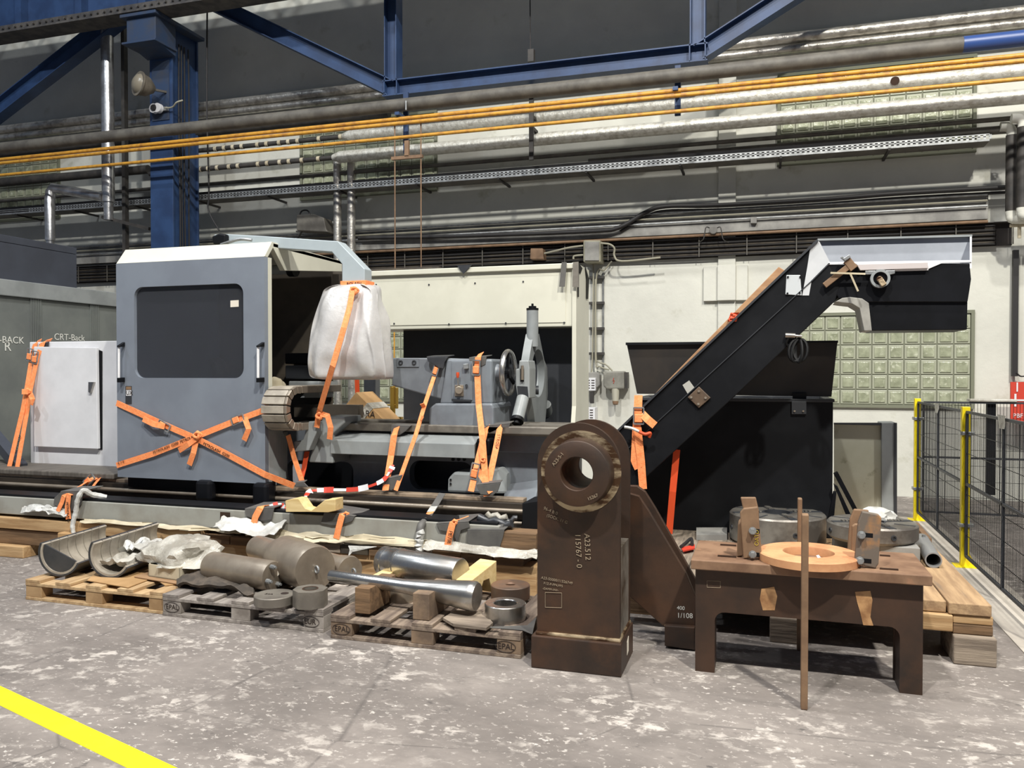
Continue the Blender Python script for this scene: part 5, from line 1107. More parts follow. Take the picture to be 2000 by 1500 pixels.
# saddle blocks carrying the shaft (V opening seen from its axis: length along Y, notch across)
def sblock(xl, xr, yf, dep, h, label, mat):
    x0_, x1_ = P(xl, 1185, yf).x, P(xr, 1185, yf).x
    m = MB(); pts = [(0, 0), (dep, 0), (dep, h), (dep * .78, h), (dep * .5, h * .55), (dep * .22, h), (0, h)]
    m.prism([(x0_, yf + y, ZP + z) for y, z in pts], (x1_ - x0_, 0, 0)); return one(m, 'v_block', mat, label, 'wooden block', bevel=.004)
sblock(693, 722, 4.33, .36, .155, 'left wooden saddle block carrying the tapered shaft', BRWNW)
sblock(806, 838, 4.32, .36, .155, 'right wooden saddle block carrying the tapered shaft', DB)
blockpx((727, 752), ZP, ZP + .12, 4.75, 5.0, PINEB, 'pale yellow block behind the left saddle block')
blockpx((843, 868), ZP, ZP + .12, 4.72, 4.95, BRWNW, 'brown block behind the right saddle block')
a = P(645, 1152, 4.52); b = P(932, 1170, 4.46); a.z = ZP + .16; b.z = ZP + .125
t = thing('tapered_shaft', 'long polished shaft flaring to a cone, resting on two saddle blocks', 'shaft', ((a.x + b.x) / 2, 4.5, ZP + .06)); Ln = (b - a).length
MB().lathe(a, b, [(0, 0), (0, .033), (.01, .038), (.3, .04), (.33, .042), (.52 * Ln, .043), (.72 * Ln, .062), (.95 * Ln, .088), (.985 * Ln, .088), (Ln, .08), (Ln, 0)], 40).build('body', STEEL, t, smooth=True)
vring(786, 1138, .085, .11, .07, STEELD, 'thin walled steel ring behind the shaft between the saddle blocks')
vring(997, 1141, .125, .085, .03, M('rusty_disc', (128, 98, 78), (108, 92, 80), 4, rough=.5, metal=.4), 'rusty topped steel disc with a small hole at the back of the brown pallet', 'steel_disc', 'disc')
vring(987, 1177, .122, .092, .068, STEEL, 'shiny steel ring on the front corner of the brown pallet')
# yellow saddle block turned
bx_ = MB(); p0 = PZ(903, 1150, ZP + .02); d_ = Vector((.42, .9, 0)).normalized(); n_ = Vector((d_.y, -d_.x, 0))
pts = [(0, 0), (0, .13), (.1, .17), (.14, .17), (.2, .06), (.24, .06), (.30, .17), (.36, .17), (.36, 0)]
a_, b_ = PZ(885, 1140, ZP + .1), PZ(938, 1108, ZP + .14)
dd_ = (b_ - a_); dd_.z = 0; Lb = dd_.length; dd_.normalize(); nn_ = Vector((dd_.y, -dd_.x, 0))
m = MB(); m.prism([a_ * 1 - nn_ * .0 + dd_ * u + Vector((0, 0, ZP - a_.z + zz)) for u, zz in ((0, .02), (Lb * .35, .02), (Lb * .5, .1), (Lb * .72, .1), (Lb * .85, .0), (Lb, .0), (Lb, .2), (0, .13))], nn_ * .13)
one(m, 'v_block', PINEB, 'fresh yellow notched block leaning behind the cone end of the shaft', 'wooden block', bevel=.004)
sheetpoly([(865, 1212), (890, 1197), (945, 1200), (963, 1222), (950, 1232), (885, 1224)], ZP, 'brown felt mat on the front of the brown pallet', OLDW, .018, 'felt_mat', 'mat')
sheetpoly([(945, 1226), (1030, 1223), (1048, 1206), (1040, 1240), (1020, 1232)], ZP, 'grey rubber sheet under the shiny ring', RUB, .006, 'rubber_sheet', 'mat')
# ================================================================== PEDESTALS
pd = thing('bearing_pedestal', 'tall rusty steel pedestal with a big bored hub and chalk notes', 'pedestal', (-.95, 4.35, 0))
PXa, PXb = -1.165, -.715; pr = (PXb - PXa) / 2; pcx = (PXa + PXb) / 2; hc = P(1134, 921, 4.2); ztop = P(1130, 826, 4.2).z; pcz = ztop - pr
def round_top(n=26): return [(PXa, .17), (PXb, .17)] + [(pcx + pr * math.cos(R(180 * k / n)), pcz + pr * math.sin(R(180 * k / n))) for k in range(n + 1)]
bore = .086
for yy in (4.22, 4.535): plate('side_plate', round_top(), [circ(hc.x, hc.z, bore, 36)], .034, (0, yy, 0), (1, 0, 0), (0, 0, 1), RUSTD, pd, .003)
MB().lathe((hc.x, 4.203, hc.z), (hc.x, 4.1, hc.z), [(0, bore), (0, .182), (.012, .180), (.03, .175), (.1, .172), (.103, .168), (.103, bore + .004), (.098, bore), (0, bore)], 56).build('hub', RUSTD, pd, smooth=True)
MB().ringplate((hc.x, 4.203, hc.z), .218, .176, (0, -1, 0), .004, 56).build('brushed_weld_zone', RUSTB, pd)
MB().lathe((hc.x, 4.236, hc.z), (hc.x, 4.52, hc.z), [(0, bore), (0, bore + .03), (.284, bore + .03), (.284, bore), (0, bore)], 40).build('bore_tube', RUSTP, pd, smooth=True)
MB().box(PXa + .02, PXb - .004, 4.238, 4.517, .17, .66).build('core', M('core_bright', (176, 170, 160), (96, 84, 70), 3, rough=.35, metal=.6), pd)
bs = MB().box(-1.19, -.7, 4.165, 4.565, 0, .175).build('base', RUSTD, pd, bevel=.006)
MB().box(-1.172, -.708, 4.185, 4.55, .172, .192).build('weld_seam', RUSTB, pd, bevel=.008)
MB().prism([P(1214, 1290, 4.3) * 0 + Vector((-.699, 4.34, .06)), Vector((-.699, 4.39, .07)), Vector((-.699, 4.39, .15)), Vector((-.699, 4.34, .13))], (.002, 0, 0)).build('tag', PAPER, pd)
def note(s, size, x, y, mat=CHALKD, Y=4.2, par=None, vert=False, dx=(1, 0, 0), dz=(0, 0, 1)):
    text(s, size, P(x, y, Y) + Vector((0, -.0015, 0)), dx, dz, mat, par)
note('96-4 B 0', .024, 1062, 992, CHALKD, 4.2, pd, dx=(1, 0, -.35)); note('(SOCK, 11 G', .022, 1068, 1006, CHALKD, 4.2, pd, dx=(1, 0, -.3))
text('A23.512', .042, P(1146, 1042, 4.2) + Vector((0, -.0015, 0)), (.05, 0, -1), (1, 0, .05), CHALKD, pd)
text('115767 - 0', .042, P(1128, 1042, 4.2) + Vector((0, -.0015, 0)), (.05, 0, -1), (1, 0, .05), CHALKD, pd)
note('A23-55000/11526749', .02, 1057, 1128, CHALKD, 4.2, pd, dx=(1, 0, -.1)); note('F1Z-P-FP4,FP5', .018, 1062, 1139, CHALKD, 4.2, pd, dx=(1, 0, -.08)); note('-DAMM-INV-', .016, 1060, 1149, CHALKD, 4.2, pd, dx=(1, 0, -.05))
def chalkbox(x0, y0, x1, y1, Y, par, mat=CHALKD):
    m = MB(); c_ = [P(x, y, Y) + Vector((0, -.001, 0)) for x, y in ((x0, y0), (x1, y0 + 1), (x1, y1), (x0, y1 - 1))]
    for i in range(4): m.tube([c_[i], c_[(i + 1) % 4]], .0012, 4)
    m.build('chalk_frame', mat, par)
chalkbox(1065, 1157, 1097, 1187, 4.2, pd)
text('A23-5-1', .026, Vector((hc.x, 4.1, hc.z)) + Vector((-.125, -.005, .04)), (.6, 0, .75), (-.75, 0, .6), CHALKD, pd)
text('15267', .024, Vector((hc.x, 4.1, hc.z)) + Vector((.06, -.005, -.13)), (.75, 0, .35), (-.35, 0, .75), CHALKD, pd)
pg = thing('gusset_pedestal', 'rusty twin plate gusset stand half hidden behind the tall pedestal', 'pedestal', (-.5, 4.85, 0))
for Y_, px in ((4.72, [(1224, 962), (1248, 969), (1266, 996), (1340, 1120), (1359, 1166), (1357, 1226), (1296, 1224), (1240, 1174), (1224, 1160)]), (4.90, [(1224, 948), (1244, 949), (1260, 960), (1280, 992), (1359, 1132), (1357, 1170), (1340, 1160), (1224, 1100)])):
    MB().py(px, Y_, .035).build('gusset_plate', RUSTD, pg, bevel=.004)
MB().py([(1298, 1222), (1357, 1226), (1357, 1270), (1298, 1262)], 4.68, .3).build('foot', RUSTD, pg, bevel=.005)
MB().py([(1297, 1221), (1357, 1224), (1357, 1230), (1298, 1228)], 4.7, .22).build('weld_seam', RUSTB, pg, bevel=.004)
note('1/108', .04, 1322, 1202, CHALK, 4.72, pg, dx=(1, 0, .05)); note('400', .03, 1322, 1187, CHALK, 4.72, pg)
# ================================================================== TABLE
tb = thing('steel_table', 'rusty steel table with thick top and broad legs', 'table', (.2, 4.55, 0))
TZ = P(1350, 1093, 4.33).z; TB0 = P(1350, 1112, 4.33).z
tx0, tx1 = -.36, .79; tby = PZ(1366, 1055, TZ).y
MB().box(tx0, tx1, 4.33, tby, TB0, TZ).build('table_top', RUSTT, tb, bevel=.005)
Yf = 4.38
def g2(x, y): q = P(x, y, Yf); return (q.x, q.z)
lx0, lx1 = g2(1358, 1200)[0], g2(1803, 1200)[0]; ix0, ix1 = g2(1396, 1200)[0], g2(1758, 1200)[0]; zi = g2(1400, 1195)[1]
rr_ = .05
inner = [(ix1, 0), (ix1, zi - rr_)] + [(ix1 - rr_ + rr_ * math.cos(R(90 * k / 5)), zi - rr_ + rr_ * math.sin(R(90 * k / 5))) for k in range(1, 6)] + [(ix0 + rr_ - rr_ * math.sin(R(90 * k / 5)), zi - rr_ + rr_ * math.cos(R(90 * k / 5))) for k in range(6)] + [(ix0, 0)]
plate('leg_frame', [(lx0, 0), (lx0, TB0), (lx1, TB0), (lx1, 0)] + inner, [], .17, (0, Yf + .085, 0), (1, 0, 0), (0, 0, 1), RUSTD, tb, .004)
chalkbox(1381, 1134, 1407, 1148, Yf, tb)
BURN = M('ground_patch', (186, 144, 98), (140, 100, 64), 9, .4, .6, rough=.6)
for px in ([(1487, 1150), (1512, 1146), (1518, 1165), (1513, 1192), (1490, 1192), (1484, 1170)], [(1670, 1156), (1700, 1154), (1704, 1172), (1700, 1205), (1706, 1222), (1686, 1221), (1680, 1196), (1674, 1176)]):
    MB().py(px, Yf - .002, .003).build('ground_patch', BURN, tb)
for y0, y1, x0, x1 in ((1065, 1067, 1407, 1438), (1086, 1090, 1402, 1438), (1085, 1088, 1718, 1739), (1111, 1115, 1718, 1755)):
    a, b = PZ(x0, y0, TZ), PZ(x1, y1, TZ); MB().box(a.x, b.x, (a.y + b.y) / 2 - .006, (a.y + b.y) / 2 + .006, TZ, TZ + .008).build('guide_rail', RUSTD, tb)
MB().box(PZ(1745, 1330).x - .0, lx1, Yf + .17, Yf + .19, 0, TB0).build('leg_gusset', RUSTD, tb)
# orange ring on the table
c = PZ(1579, 1078, TZ + .045); c.z = TZ + .001
rg = thing('flange_ring', 'thick orange rusty ring with a white paint dab lying on the table', 'ring', c)
ro = 88 * (c - CAMP).length / FPX * .985
MB().lathe(c, c + Vector((0, 0, .045)), [(0, ro * .5), (0, ro), (.038, ro), (.045, ro - .008), (.045, ro * .51), (.04, ro * .5), (0, ro * .5)], 64).build('body', RUSTO, rg, smooth=True)
MB().prism([PZ(1594, 1085, TZ + .0465), PZ(1599, 1084, TZ + .0465), PZ(1603, 1089, TZ + .0465), PZ(1597, 1090, TZ + .0465)], (0, 0, .001)).build('paint_mark', WHITEP, rg)
# bolted clamp plates standing on the table
def clamp(px, th, label, mat=RUSTP, bolts=(), Yb=None, slots=()):
    bx, by = px[0]; base = PZ(bx, by, TZ); Y = Yb or base.y
    pts = [P(x, y, Y) for x, y in px]; mz = min(p.z for p in pts)
    for p in pts: p.z += TZ - mz + .001
    t = thing('clamp_plate', label, 'clamp plate', (pts[0].x, Y, TZ))
    MB().prism(pts, (0, th, 0)).build('plate', mat, t, bevel=.006)
    for x, y, sw in bolts:
        q = P(x, y, Y); q.z += TZ - mz
        MB().prism([q + Vector((dx, -.001, dz)) for dx, dz in ((-.01, -.012), (sw, -.014), (sw, .01), (-.01, .012))], (0, .006, 0)).build('slot', BLACK, t, bevel=.002)
        MB().cyl(q + Vector((0, -.004, 0)), q + Vector((0, -.012, 0)), .02, n=20).cyl(q + Vector((0, -.012, 0)), q + Vector((0, -.03, 0)), .016, n=6).build('bolt', GALV, t, bevel=.001)
    return t, Y
clamp([(1456, 1070), (1452, 1000), (1446, 974), (1476, 974), (1482, 1000), (1484, 1068)], .025, 'rear left clamp plate with a cut corner on the table', Yb=4.74)
t, Y_ = clamp([(1452, 1096), (1445, 1005), (1452, 997), (1480, 994), (1488, 1090)], .025, 'front left clamp plate with two bolts and red stamped letters', bolts=[(1470, 1040, .035), (1470, 1086, .035)], Yb=4.42)
text('OATD', .03, P(1478, 1066, Y_) + Vector((0, -.002, 0)), (0, 0, 1), (-1, 0, 0), M('gold_ink', (186, 160, 60), rough=.5), t)
clamp([(1439, 1094), (1441, 1030), (1447, 1024), (1451, 1092)], .12, 'narrow side plate left of the front left clamp', Yb=4.46)
clamp([(1655, 1070), (1660, 1005), (1668, 986), (1697, 988), (1697, 1005), (1690, 1075)], .025, 'rear right clamp plate with a cut corner on the table', Yb=4.72)
clamp([(1663, 1082), (1664, 1020), (1670, 1016), (1685, 1016), (1684, 1085)], .025, 'small rounded plate between the two right clamp plates', Yb=4.6)
clamp([(1672, 1112), (1669, 1106), (1676, 1030), (1684, 1009), (1716, 1015), (1722, 1022), (1716, 1112), (1710, 1121)], .03, 'front right clamp plate with dark scale and two bolts', RUSTGREY, [(1682, 1054, .055), (1679, 1104, .055)], Yb=4.4)
# two tall flat bars
one(MB().box(P(1566, 1000, 4.02).x, P(1580, 1000, 4.02).x, 4.02, 4.07, 0, P(1572, 1005, 4.02).z), 'flat_bar', RUSTP, 'tall thin rusty flat bar standing on the floor in front of the table', 'steel bar', bevel=.006)
one(MB().box(P(1558, 1000, 4.87).x, P(1567, 1000, 4.87).x, 4.87, 4.92, 0, P(1564, 974, 4.87).z), 'flat_bar', RUSTP, 'tall thin rusty flat bar behind the table', 'steel bar', bevel=.006)
# ================================================================== TIMBER PLATFORM, CHUCKS
PT = .33
def along(x0, x1, y0, y1, z0, z1, mat, label, name='platform_plank', cat='plank'): return one(MB().box(x0, x1, y0, y1, z0, z1), name, mat, label, cat, bevel=.006)
along(.98, 1.19, 4.93, 7.5, .265, PT, PLANK, 'outer platform plank beside the mesh fence')
along(.77, .972, 4.95, 7.5, .265, PT, PLANK, 'second platform plank from the mesh fence')
along(.40, .762, 5.0, 7.3, .265, PT, PLANK, 'third platform plank from the mesh fence, under the rear of the table')
along(.0, .392, 5.0, 7.3, .265, PT, OLDWY, 'fourth platform plank, behind the orange ring')
along(-.45, -.008, 5.05, 7.3, .265, PT, OLDWY, 'fifth platform plank, behind the left clamp plates')
along(-.95, -.458, 5.3, 7.3, .265, PT, OLDWY, 'leftmost platform plank behind the gusset stand')
along(.80, 1.00, 4.92, 5.06, .17, .262, PINE, 'pale squared beam end under the platform at the front right', 'platform_beam', 'timber')
along(1.003, 1.2, 4.94, 5.1, .215, .262, PINE, 'upper short beam end at the platform front right corner', 'platform_beam', 'timber')
along(1.003, 1.2, 4.94, 5.1, .158, .213, BRWNW, 'lower short beam end at the platform front right corner', 'platform_beam', 'timber')
along(-.9, .795, 5.06, 5.2, .15, .262, BRWNW, 'long dark beam under the platform front behind the table legs', 'platform_beam', 'timber')
along(-.9, 1.18, 6.6, 6.8, 0, .262, BRWNW, 'rear beam under the platform', 'platform_beam', 'timber')
one(MB().box(1.0, 1.21, 4.90, 5.25, 0, .156), 'timber_block', OLDW, 'square weathered timber foot under the platform front right corner', 'timber', bevel=.008)
q = PZ(1538, 1255)
one(MB().box(q.x - .1, q.x + .1, 4.98, 5.3, 0, .148), 'timber_block', OLDW, 'dark timber foot seen under the table behind the flat bars', 'timber', bevel=.008)
q = P(1295, 1200, 5.2); one(MB().box(-.85, -.65, 5.3, 5.5, 0, .26), 'timber_block', BRWNW, 'timber foot in the shadow behind the gusset stand', 'timber')
def chuck(c, r, h, label, nj):
    t = thing('lathe_chuck', label, 'chuck', c)
    MB().lathe(c, c + Vector((0, 0, h)), [(0, 0), (0, r - .02), (.02, r), (h - .012, r), (h, r - .012), (h, r * .3), (h - .06, r * .29), (h - .06, 0)], 64).build('body', CHUCKM, t, smooth=True)
    MB().ringplate(c + Vector((0, 0, h - .05)), r * .31, r * .27, (0, 0, 1), .052, 40).build('bore', MDARK, t)
    for k in range(nj):
        a = R(20 + 360 / nj * k); d = Vector((math.cos(a), math.sin(a), 0)); s_ = Vector((-d.y, d.x, 0))
        MB().bar(c + d * r * .3 + Vector((0, 0, h + .001)), c + d * (r - .012) + Vector((0, 0, h + .001)), .05, .004).build('jaw_slot', MDARK, t)
        m = MB()
        for i in range(5): m.bar(c + d * (r * (.36 + .08 * i)) + Vector((0, 0, h + .006)), c + d * (r * (.41 + .08 * i)) + Vector((0, 0, h + .006)), .034, .012)
        m.build('jaw', CHUCKM, t)
        a2 = a + R(180 / nj); d2 = Vector((math.cos(a2), math.sin(a2), 0)); MB().bar(c + d2 * r * .5 + Vector((0, 0, h + .001)), c + d2 * (r - .012) + Vector((0, 0, h + .001)), .014, .003).build('tee_slot', MDARK, t)
        MB().lathe(c + d * (r - .002) + Vector((0, 0, h * .5)), c + d * (r + .006) + Vector((0, 0, h * .5)), [(0, 0), (0, .018), (.008, .018), (.008, .01), (.002, .01), (.002, 0)], 16).build('key_socket', MDARK, t)
    return t
c = PZ(1518, 999, .55); c.z = PT; chuck(c, .345, .215, 'large round lathe chuck behind the table on the platform', 4)
c = PZ(1703, 1018, .57); c.z = .455; rck = .29
chuck(c, rck, .115, 'smaller flat lathe chuck on pale blocks behind the right clamps', 4)
for k, (dx, dy, lb) in enumerate(((.16, -.2, 'front'), (-.1, .12, 'rear'), (.2, .1, 'right'))):
    one(MB().box(c.x + dx - .14, c.x + dx + .1, c.y + dy - .05, c.y + dy + .08, PT, .454), 'spacer_block', LEDGE, 'grey spacer block under the smaller chuck, %s one' % lb, 'block', bevel=.006)
m = MB(); bmesh.ops.create_icosphere(m.bm, subdivisions=3, radius=1)
for v in m.bm.verts: v.co = Vector((v.co.x * .12, v.co.y * .1, max(0, v.co.z) * .07)) * (1 + .4 * noise.noise(v.co * 5)) + Vector((c.x + .06, c.y + .14, .573))
one(m, 'white_rag', WHITEF, 'white crumpled rag on the smaller chuck', 'rag', smooth=True)
pp = thing('grey_pipe_piece', 'short grey plastic pipe with a clamp lying on the platform by the fence', 'pipe', PZ(1810, 1085, PT))
a, b = PZ(1798, 1065, PT), PZ(1822, 1108, PT)
b = b + Vector((.0, -.02, .05)); a = a + Vector((0, .03, .05))
MB().lathe(a, b, [(0, 0), (0, .03), (.08, .045), (.1, .05), ((b - a).length, .05), ((b - a).length, .042), (.1, .038), (.1, 0)], 28).build('tube', M('pvc_grey', (130, 130, 130), rough=.35), pp, smooth=True)
MB().cyl(a.lerp(b, .3) + Vector((0, 0, .045)), a.lerp(b, .3) + Vector((0, 0, .065)), .012, n=8).build('screw', GALV, pp)
one(MB().bar(PZ(1788, 1030, PT) + Vector((0, 0, .02)), PZ(1814, 1062, PT) + Vector((0, 0, .02)), .04, .04), 'wood_lath', RUSTP, 'short wooden lath on the platform edge near the fence post foot', 'lath')
# clutter left of the table on the platform
one(MB().prism([PZ(x, y, PT) for x, y in ((1360, 1040), (1420, 1040), (1420, 1055), (1360, 1055))], (0, 0, .04)), 'board_piece', LEDGE, 'pale board piece on the platform under the black bin corner', 'board')
one(MB().tube(smooth_path([PZ(x, y, PT + .04) for x, y in ((1330, 1068), (1340, 1060), (1350, 1052), (1352, 1064))]), .012, 8), 'black_hose', CABLE, 'curled black hose on the platform left of the table', 'hose', smooth=True)
one(MB().prism([PZ(x, y, PT + .02) for x, y in ((1330, 1072), (1357, 1066), (1357, 1073), (1334, 1078))], (0, 0, .01)), 'red_plate', REDP, 'small red metal plate on the platform left of the table', 'plate')
one(MB().prism([PZ(x, y, .27) for x, y in ((1345, 1105), (1360, 1100), (1362, 1118), (1350, 1120))], (0, 0, .03)), 'paper_sheet', PAPER, 'white paper scrap at the left end of the table', 'paper')
# ================================================================== BLACK BIN
BY = 6.55
bn = thing('chip_bin', 'large black steel bin with its hinged lid standing open, behind the conveyor', 'bin', (-.1, BY + .4, PT))
bL, bR = P(1246, 800, BY).x, P(1627, 800, BY).x; bT = P(1560, 782, BY).z
m = MB(); th = .012; bD = BY + .75
m.box(bL, bR, BY, BY + th, PT + .001, bT).box(bL, bR, bD - th, bD, PT + .001, bT).box(bL, bL + th, BY + th, bD - th, PT + .001, bT).box(bR - th, bR, BY + th, bD - th, PT + .001, bT).box(bL, bR, BY + th, bD - th, PT + .001, PT + .02)
m.build('body', BLACKM, bn, bevel=.003)
m = MB(); m.box(bL - .01, bR + .01, BY - .012, BY + .05, bT - .012, bT + .012).box(bL - .01, bR + .01, bD - .05, bD + .012, bT - .012, bT + .012).box(bR - .05, bR + .01, BY, bD, bT - .012, bT + .012).box(bL - .01, bL + .05, BY, bD, bT - .012, bT + .012)
m.build('rim', MDARK, bn, bevel=.003)
LIDM = M('lid_brown', (44, 38, 32), (32, 29, 27), 3, rough=.5)
MB().py([(1224, 672), (1636, 667), (1624, 775), (1244, 769)], BY + .06, .014).build('lid', LIDM, bn, bevel=.003)
MB().py([(1222, 669), (1637, 665), (1637, 669), (1222, 674)], BY + .03, .06).build('lid_flange', BLACKM, bn)
hg = MB().py([(1546, 784), (1575, 784), (1575, 809), (1546, 809)], BY - .02, .018).build('hinge_plate', MDARK, bn, bevel=.003)
MB().py([(1548, 768), (1575, 768), (1575, 784), (1548, 784)], BY + .03, .03).build('hinge_leaf', BLACKM, bn)
for x in (1552, 1569): MB().cyl(P(x, 803, BY - .02), P(x, 803, BY - .028), .008, n=8).build('rivet', STEELD, hg)
# folded black frames leaning right of the bin
for k, (px, lb) in enumerate((([(1628, 925), (1636, 921), (1684, 1012), (1676, 1015)], 'upper'), ([(1628, 945), (1636, 950), (1668, 1018), (1658, 1020)], 'middle'), ([(1634, 960), (1628, 1020), (1616, 1020), (1628, 960)], 'lower'))):
    one(MB().py(px, 6.6 - .12 * k, .04), 'black_bar', BLACK, '%s black steel bar leaning at the right side of the bin' % lb, 'steel bar', bevel=.003)
# ================================================================== CHIP CONVEYOR
CY = 6.0; CD = .42
cv = thing('chip_conveyor', 'black and grey inclined chip conveyor rising to a discharge head', 'conveyor', P(1240, 950, CY))
MB().py([(1190, 857), (1562, 503), (1597, 469), (1618, 514), (1640, 560), (1631, 588), (1433, 776), (1262, 932), (1225, 966), (1175, 985)], CY, CD).build('incline', BLACKM, cv, bevel=.006)
MB().py([(1618, 517), (1894, 514), (1897, 545), (1893, 572), (1890, 590), (1668, 590), (1655, 581), (1638, 583), (1625, 560)], CY + .002, CD - .004).build('head', BLACK, cv, bevel=.006)
MB().py([(1684, 588), (1890, 588), (1889, 644), (1703, 646)], CY + .02, CD - .04).build('discharge_chute', BLACK, cv, bevel=.006)
MB().py([(1632, 589), (1645, 582), (1660, 580), (1684, 583), (1697, 592), (1703, 646), (1688, 646), (1679, 602), (1664, 593), (1645, 591)], CY - .004, .3).build('chute_edge', M('dusty_grey', (160, 158, 150), (136, 134, 128), 5, rough=.6), cv, bevel=.004)
# grey trough above the head
YR = CY + CD
MB().py([(1597, 468), (1898, 460), (1898, 520), (1618, 524)], YR, .012).build('trough_back', M('conv_grey', (168, 172, 180), (158, 162, 170), 3, rough=.4), cv)
MB().py([(1597, 466), (1899, 458), (1899, 462), (1597, 470)], YR - .03, .05).build('trough_lip', MGREY, cv)
MB().prism([P(1898, 513, CY), P(1898, 524, CY), P(1898, 524, YR), P(1898, 459, YR)], (-.012, 0, 0)).build('trough_end', WHITEP, cv)
MB().py([(1597, 469), (1601, 473), (1622, 514), (1585, 549), (1580, 577), (1567, 577), (1570, 560), (1577, 520), (1582, 487)], CY - .004, .006).build('side_plate', M('conv_light', (196, 198, 200), (184, 186, 188), 3, rough=.4), cv)
MB().py([(1617, 512), (1898, 508), (1898, 512), (1840, 514), (1814, 525), (1813, 528), (1735, 530), (1680, 528), (1672, 515), (1618, 517)], CY - .006, .01).build('front_rail', WHITEP, cv, bevel=.002)
MB().py([(1673, 516), (1812, 512), (1813, 524), (1680, 528)], CY - .03, .025).build('bearing_rail', M('rail_pink', (188, 180, 178), rough=.4), cv, bevel=.003)
MB().bar(P(1195, 905, CY - .003), P(1585, 549, CY - .003), .006, .012, (0, -1, 0)).bar(P(1585, 549, CY - .004), P(1620, 514, CY - .004), .008, .012, (0, -1, 0)).build('flange_seam', MDARK, cv)
MB().bar(P(1190, 857, CY - .01), P(1597, 469, CY - .01), .015, .02, (0, -1, 0)).build('top_edge', MDARK, cv)
ip = MB().py([(1536, 537), (1563, 537), (1566, 577), (1534, 575)], CY - .008, .008).build('inspection_plate', M('insp', (190, 194, 196), rough=.4), cv, bevel=.002)
for x, y in ((1539, 541), (1563, 541), (1538, 573), (1562, 572)): MB().cyl(P(x, y, CY - .008), P(x, y, CY - .015), .007, n=10).build('screw', BLACK, ip)
MB().py([(1333, 752), (1346, 743), (1357, 758), (1343, 769)], CY - .003, .004).build('bare_patch', M('bare', (170, 168, 160), rough=.6), cv)
bp_ = MB().py([(1343, 776), (1365, 755), (1388, 777), (1365, 797)], CY - .02, .02).build('bearing_cover', M('brown_plate', (96, 78, 62), (78, 64, 52), 8, rough=.5), cv, bevel=.004)
for x, y in ((1350, 776), (1365, 764), (1378, 777), (1364, 789)): MB().cyl(P(x, y, CY - .02), P(x, y, CY - .028), .009, n=12).build('bolt', STEELD, bp_)
mb2 = MB().ringplate(P(1718, 545, CY - .01), .062, .045, (0, -1, 0), .04, 32).build('bearing_housing', MGREY, cv)
MB().cyl(P(1718, 545, CY - .005), P(1718, 545, CY - .03), .046).build('bearing_seal', BLACK, mb2)
MB().bar(P(1718, 545, CY - .06), P(1727, 558, CY - .07), .036, .03, (0, -1, 0)).cyl(P(1718, 545, CY - .02), P(1718, 545, CY - .07), .02).build('shaft_key', RUSTB, mb2, bevel=.004)
MB().py([(1690, 529), (1748, 528), (1748, 534), (1740, 536), (1690, 536)], CY - .03, .03).build('bearing_flange', GALV, cv, bevel=.002)
MB().bar(P(1622, 533, CY - .06), P(1690, 535, CY - .05), .012, .012).build('clamp_spindle', CARDW, cv)
MB().bar(P(1661, 535, CY - .06), P(1676, 569, CY - .08), .01, .01).build('clamp_handle', CARDW, cv)
MB().bar(P(1610, 558, CY - .03), P(1658, 520, CY - .03), .04, .03, (0, -1, 0)).py([(1648, 512), (1661, 503), (1675, 520), (1662, 530)], CY - .05, .05).build('clamp_jaw', RUSTP, cv, bevel=.003)
MB().bar(P(1648, 508, CY - .05), P(1660, 500, CY - .05), .02, .03, (0, -1, 0)).bar(P(1643, 502, CY - .05), P(1652, 510, CY - .05), .015, .02, (0, -1, 0)).build('clamp_tip', GALV, cv, bevel=.002)
MB().cyl(P(1534, 655, CY - .02), P(1553, 656, CY - .02), .018).cyl(P(1553, 656, CY - .02), P(1566, 657, CY - .02), .01).build('cable_gland', STEEL, cv)
m = MB(); c = P(1553, 685, CY + .1)
for k in range(4):
    n_ = 18; e1 = Vector((math.cos(k * .9), .4, math.sin(k * .9) * .4)).normalized(); e2 = Vector((.1, .2, 1)).normalized()
    m.tube([c + Vector((.01 * k, -.12, 0)) + e1 * .05 * math.cos(2 * math.pi * i / n_) + e2 * .08 * math.sin(2 * math.pi * i / n_) for i in range(n_ + 1)], .01, 6, False)
m.tube(smooth_path([P(1540, 660, CY - .02), P(1536, 672, CY - .01), P(1548, 680, CY)]), .01, 6)
m.build('coiled_cable', TRUEB, cv, smooth=True)
# board strapped on the conveyor
one(MB().py([(1280, 768), (1521, 521), (1534, 529), (1294, 760)], CY + .02, .3), 'plywood_board', PLY, 'long brown board lying along the top of the conveyor incline', 'board', bevel=.003)
one(MB().tube([P(1272, 790, CY + .1), P(1292, 768, CY + .1)], .03, 12), 'rubber_roll', RUB, 'grey rubber roll at the lower end of the conveyor board', 'edge protector', smooth=True)
m = MB(); q = P(1430, 619, CY + .0); m.sheet(lambda u, v: q + Vector(((u - .5) * .06, -.01 + .02 * noise.noise(Vector((u * 4, v * 4, 2))), (v - .5) * .06)) + Vector((.02 * v, 0, 0)), 6, 6, .004)
one(m, 'orange_rag', ORANGD, 'scrap of orange strap on the conveyor board edge', 'rag', smooth=True)
strap('orange strap with a hanging loop around the lower end of the conveyor', [(1247, 772, CY - .01), (1246, 805, CY - .03), (1243, 840, CY - .03), (1240, 900, CY - .03), (1247, 915, CY - .03)], .06, buckles=[(1248, 812, CY - .03, 90)], tails=[[(1254, 808, CY - .04), (1266, 820, CY - .06), (1279, 831, CY - .05)], [(1245, 835, CY - .045), (1252, 900, CY - .03), (1256, 955, CY - .02)]], face=(0, -1, 0))
kn = thing('twisted_tie', 'white and orange twisted tie knotted across the conveyor strap', 'tie', P(1246, 845, CY - .08))
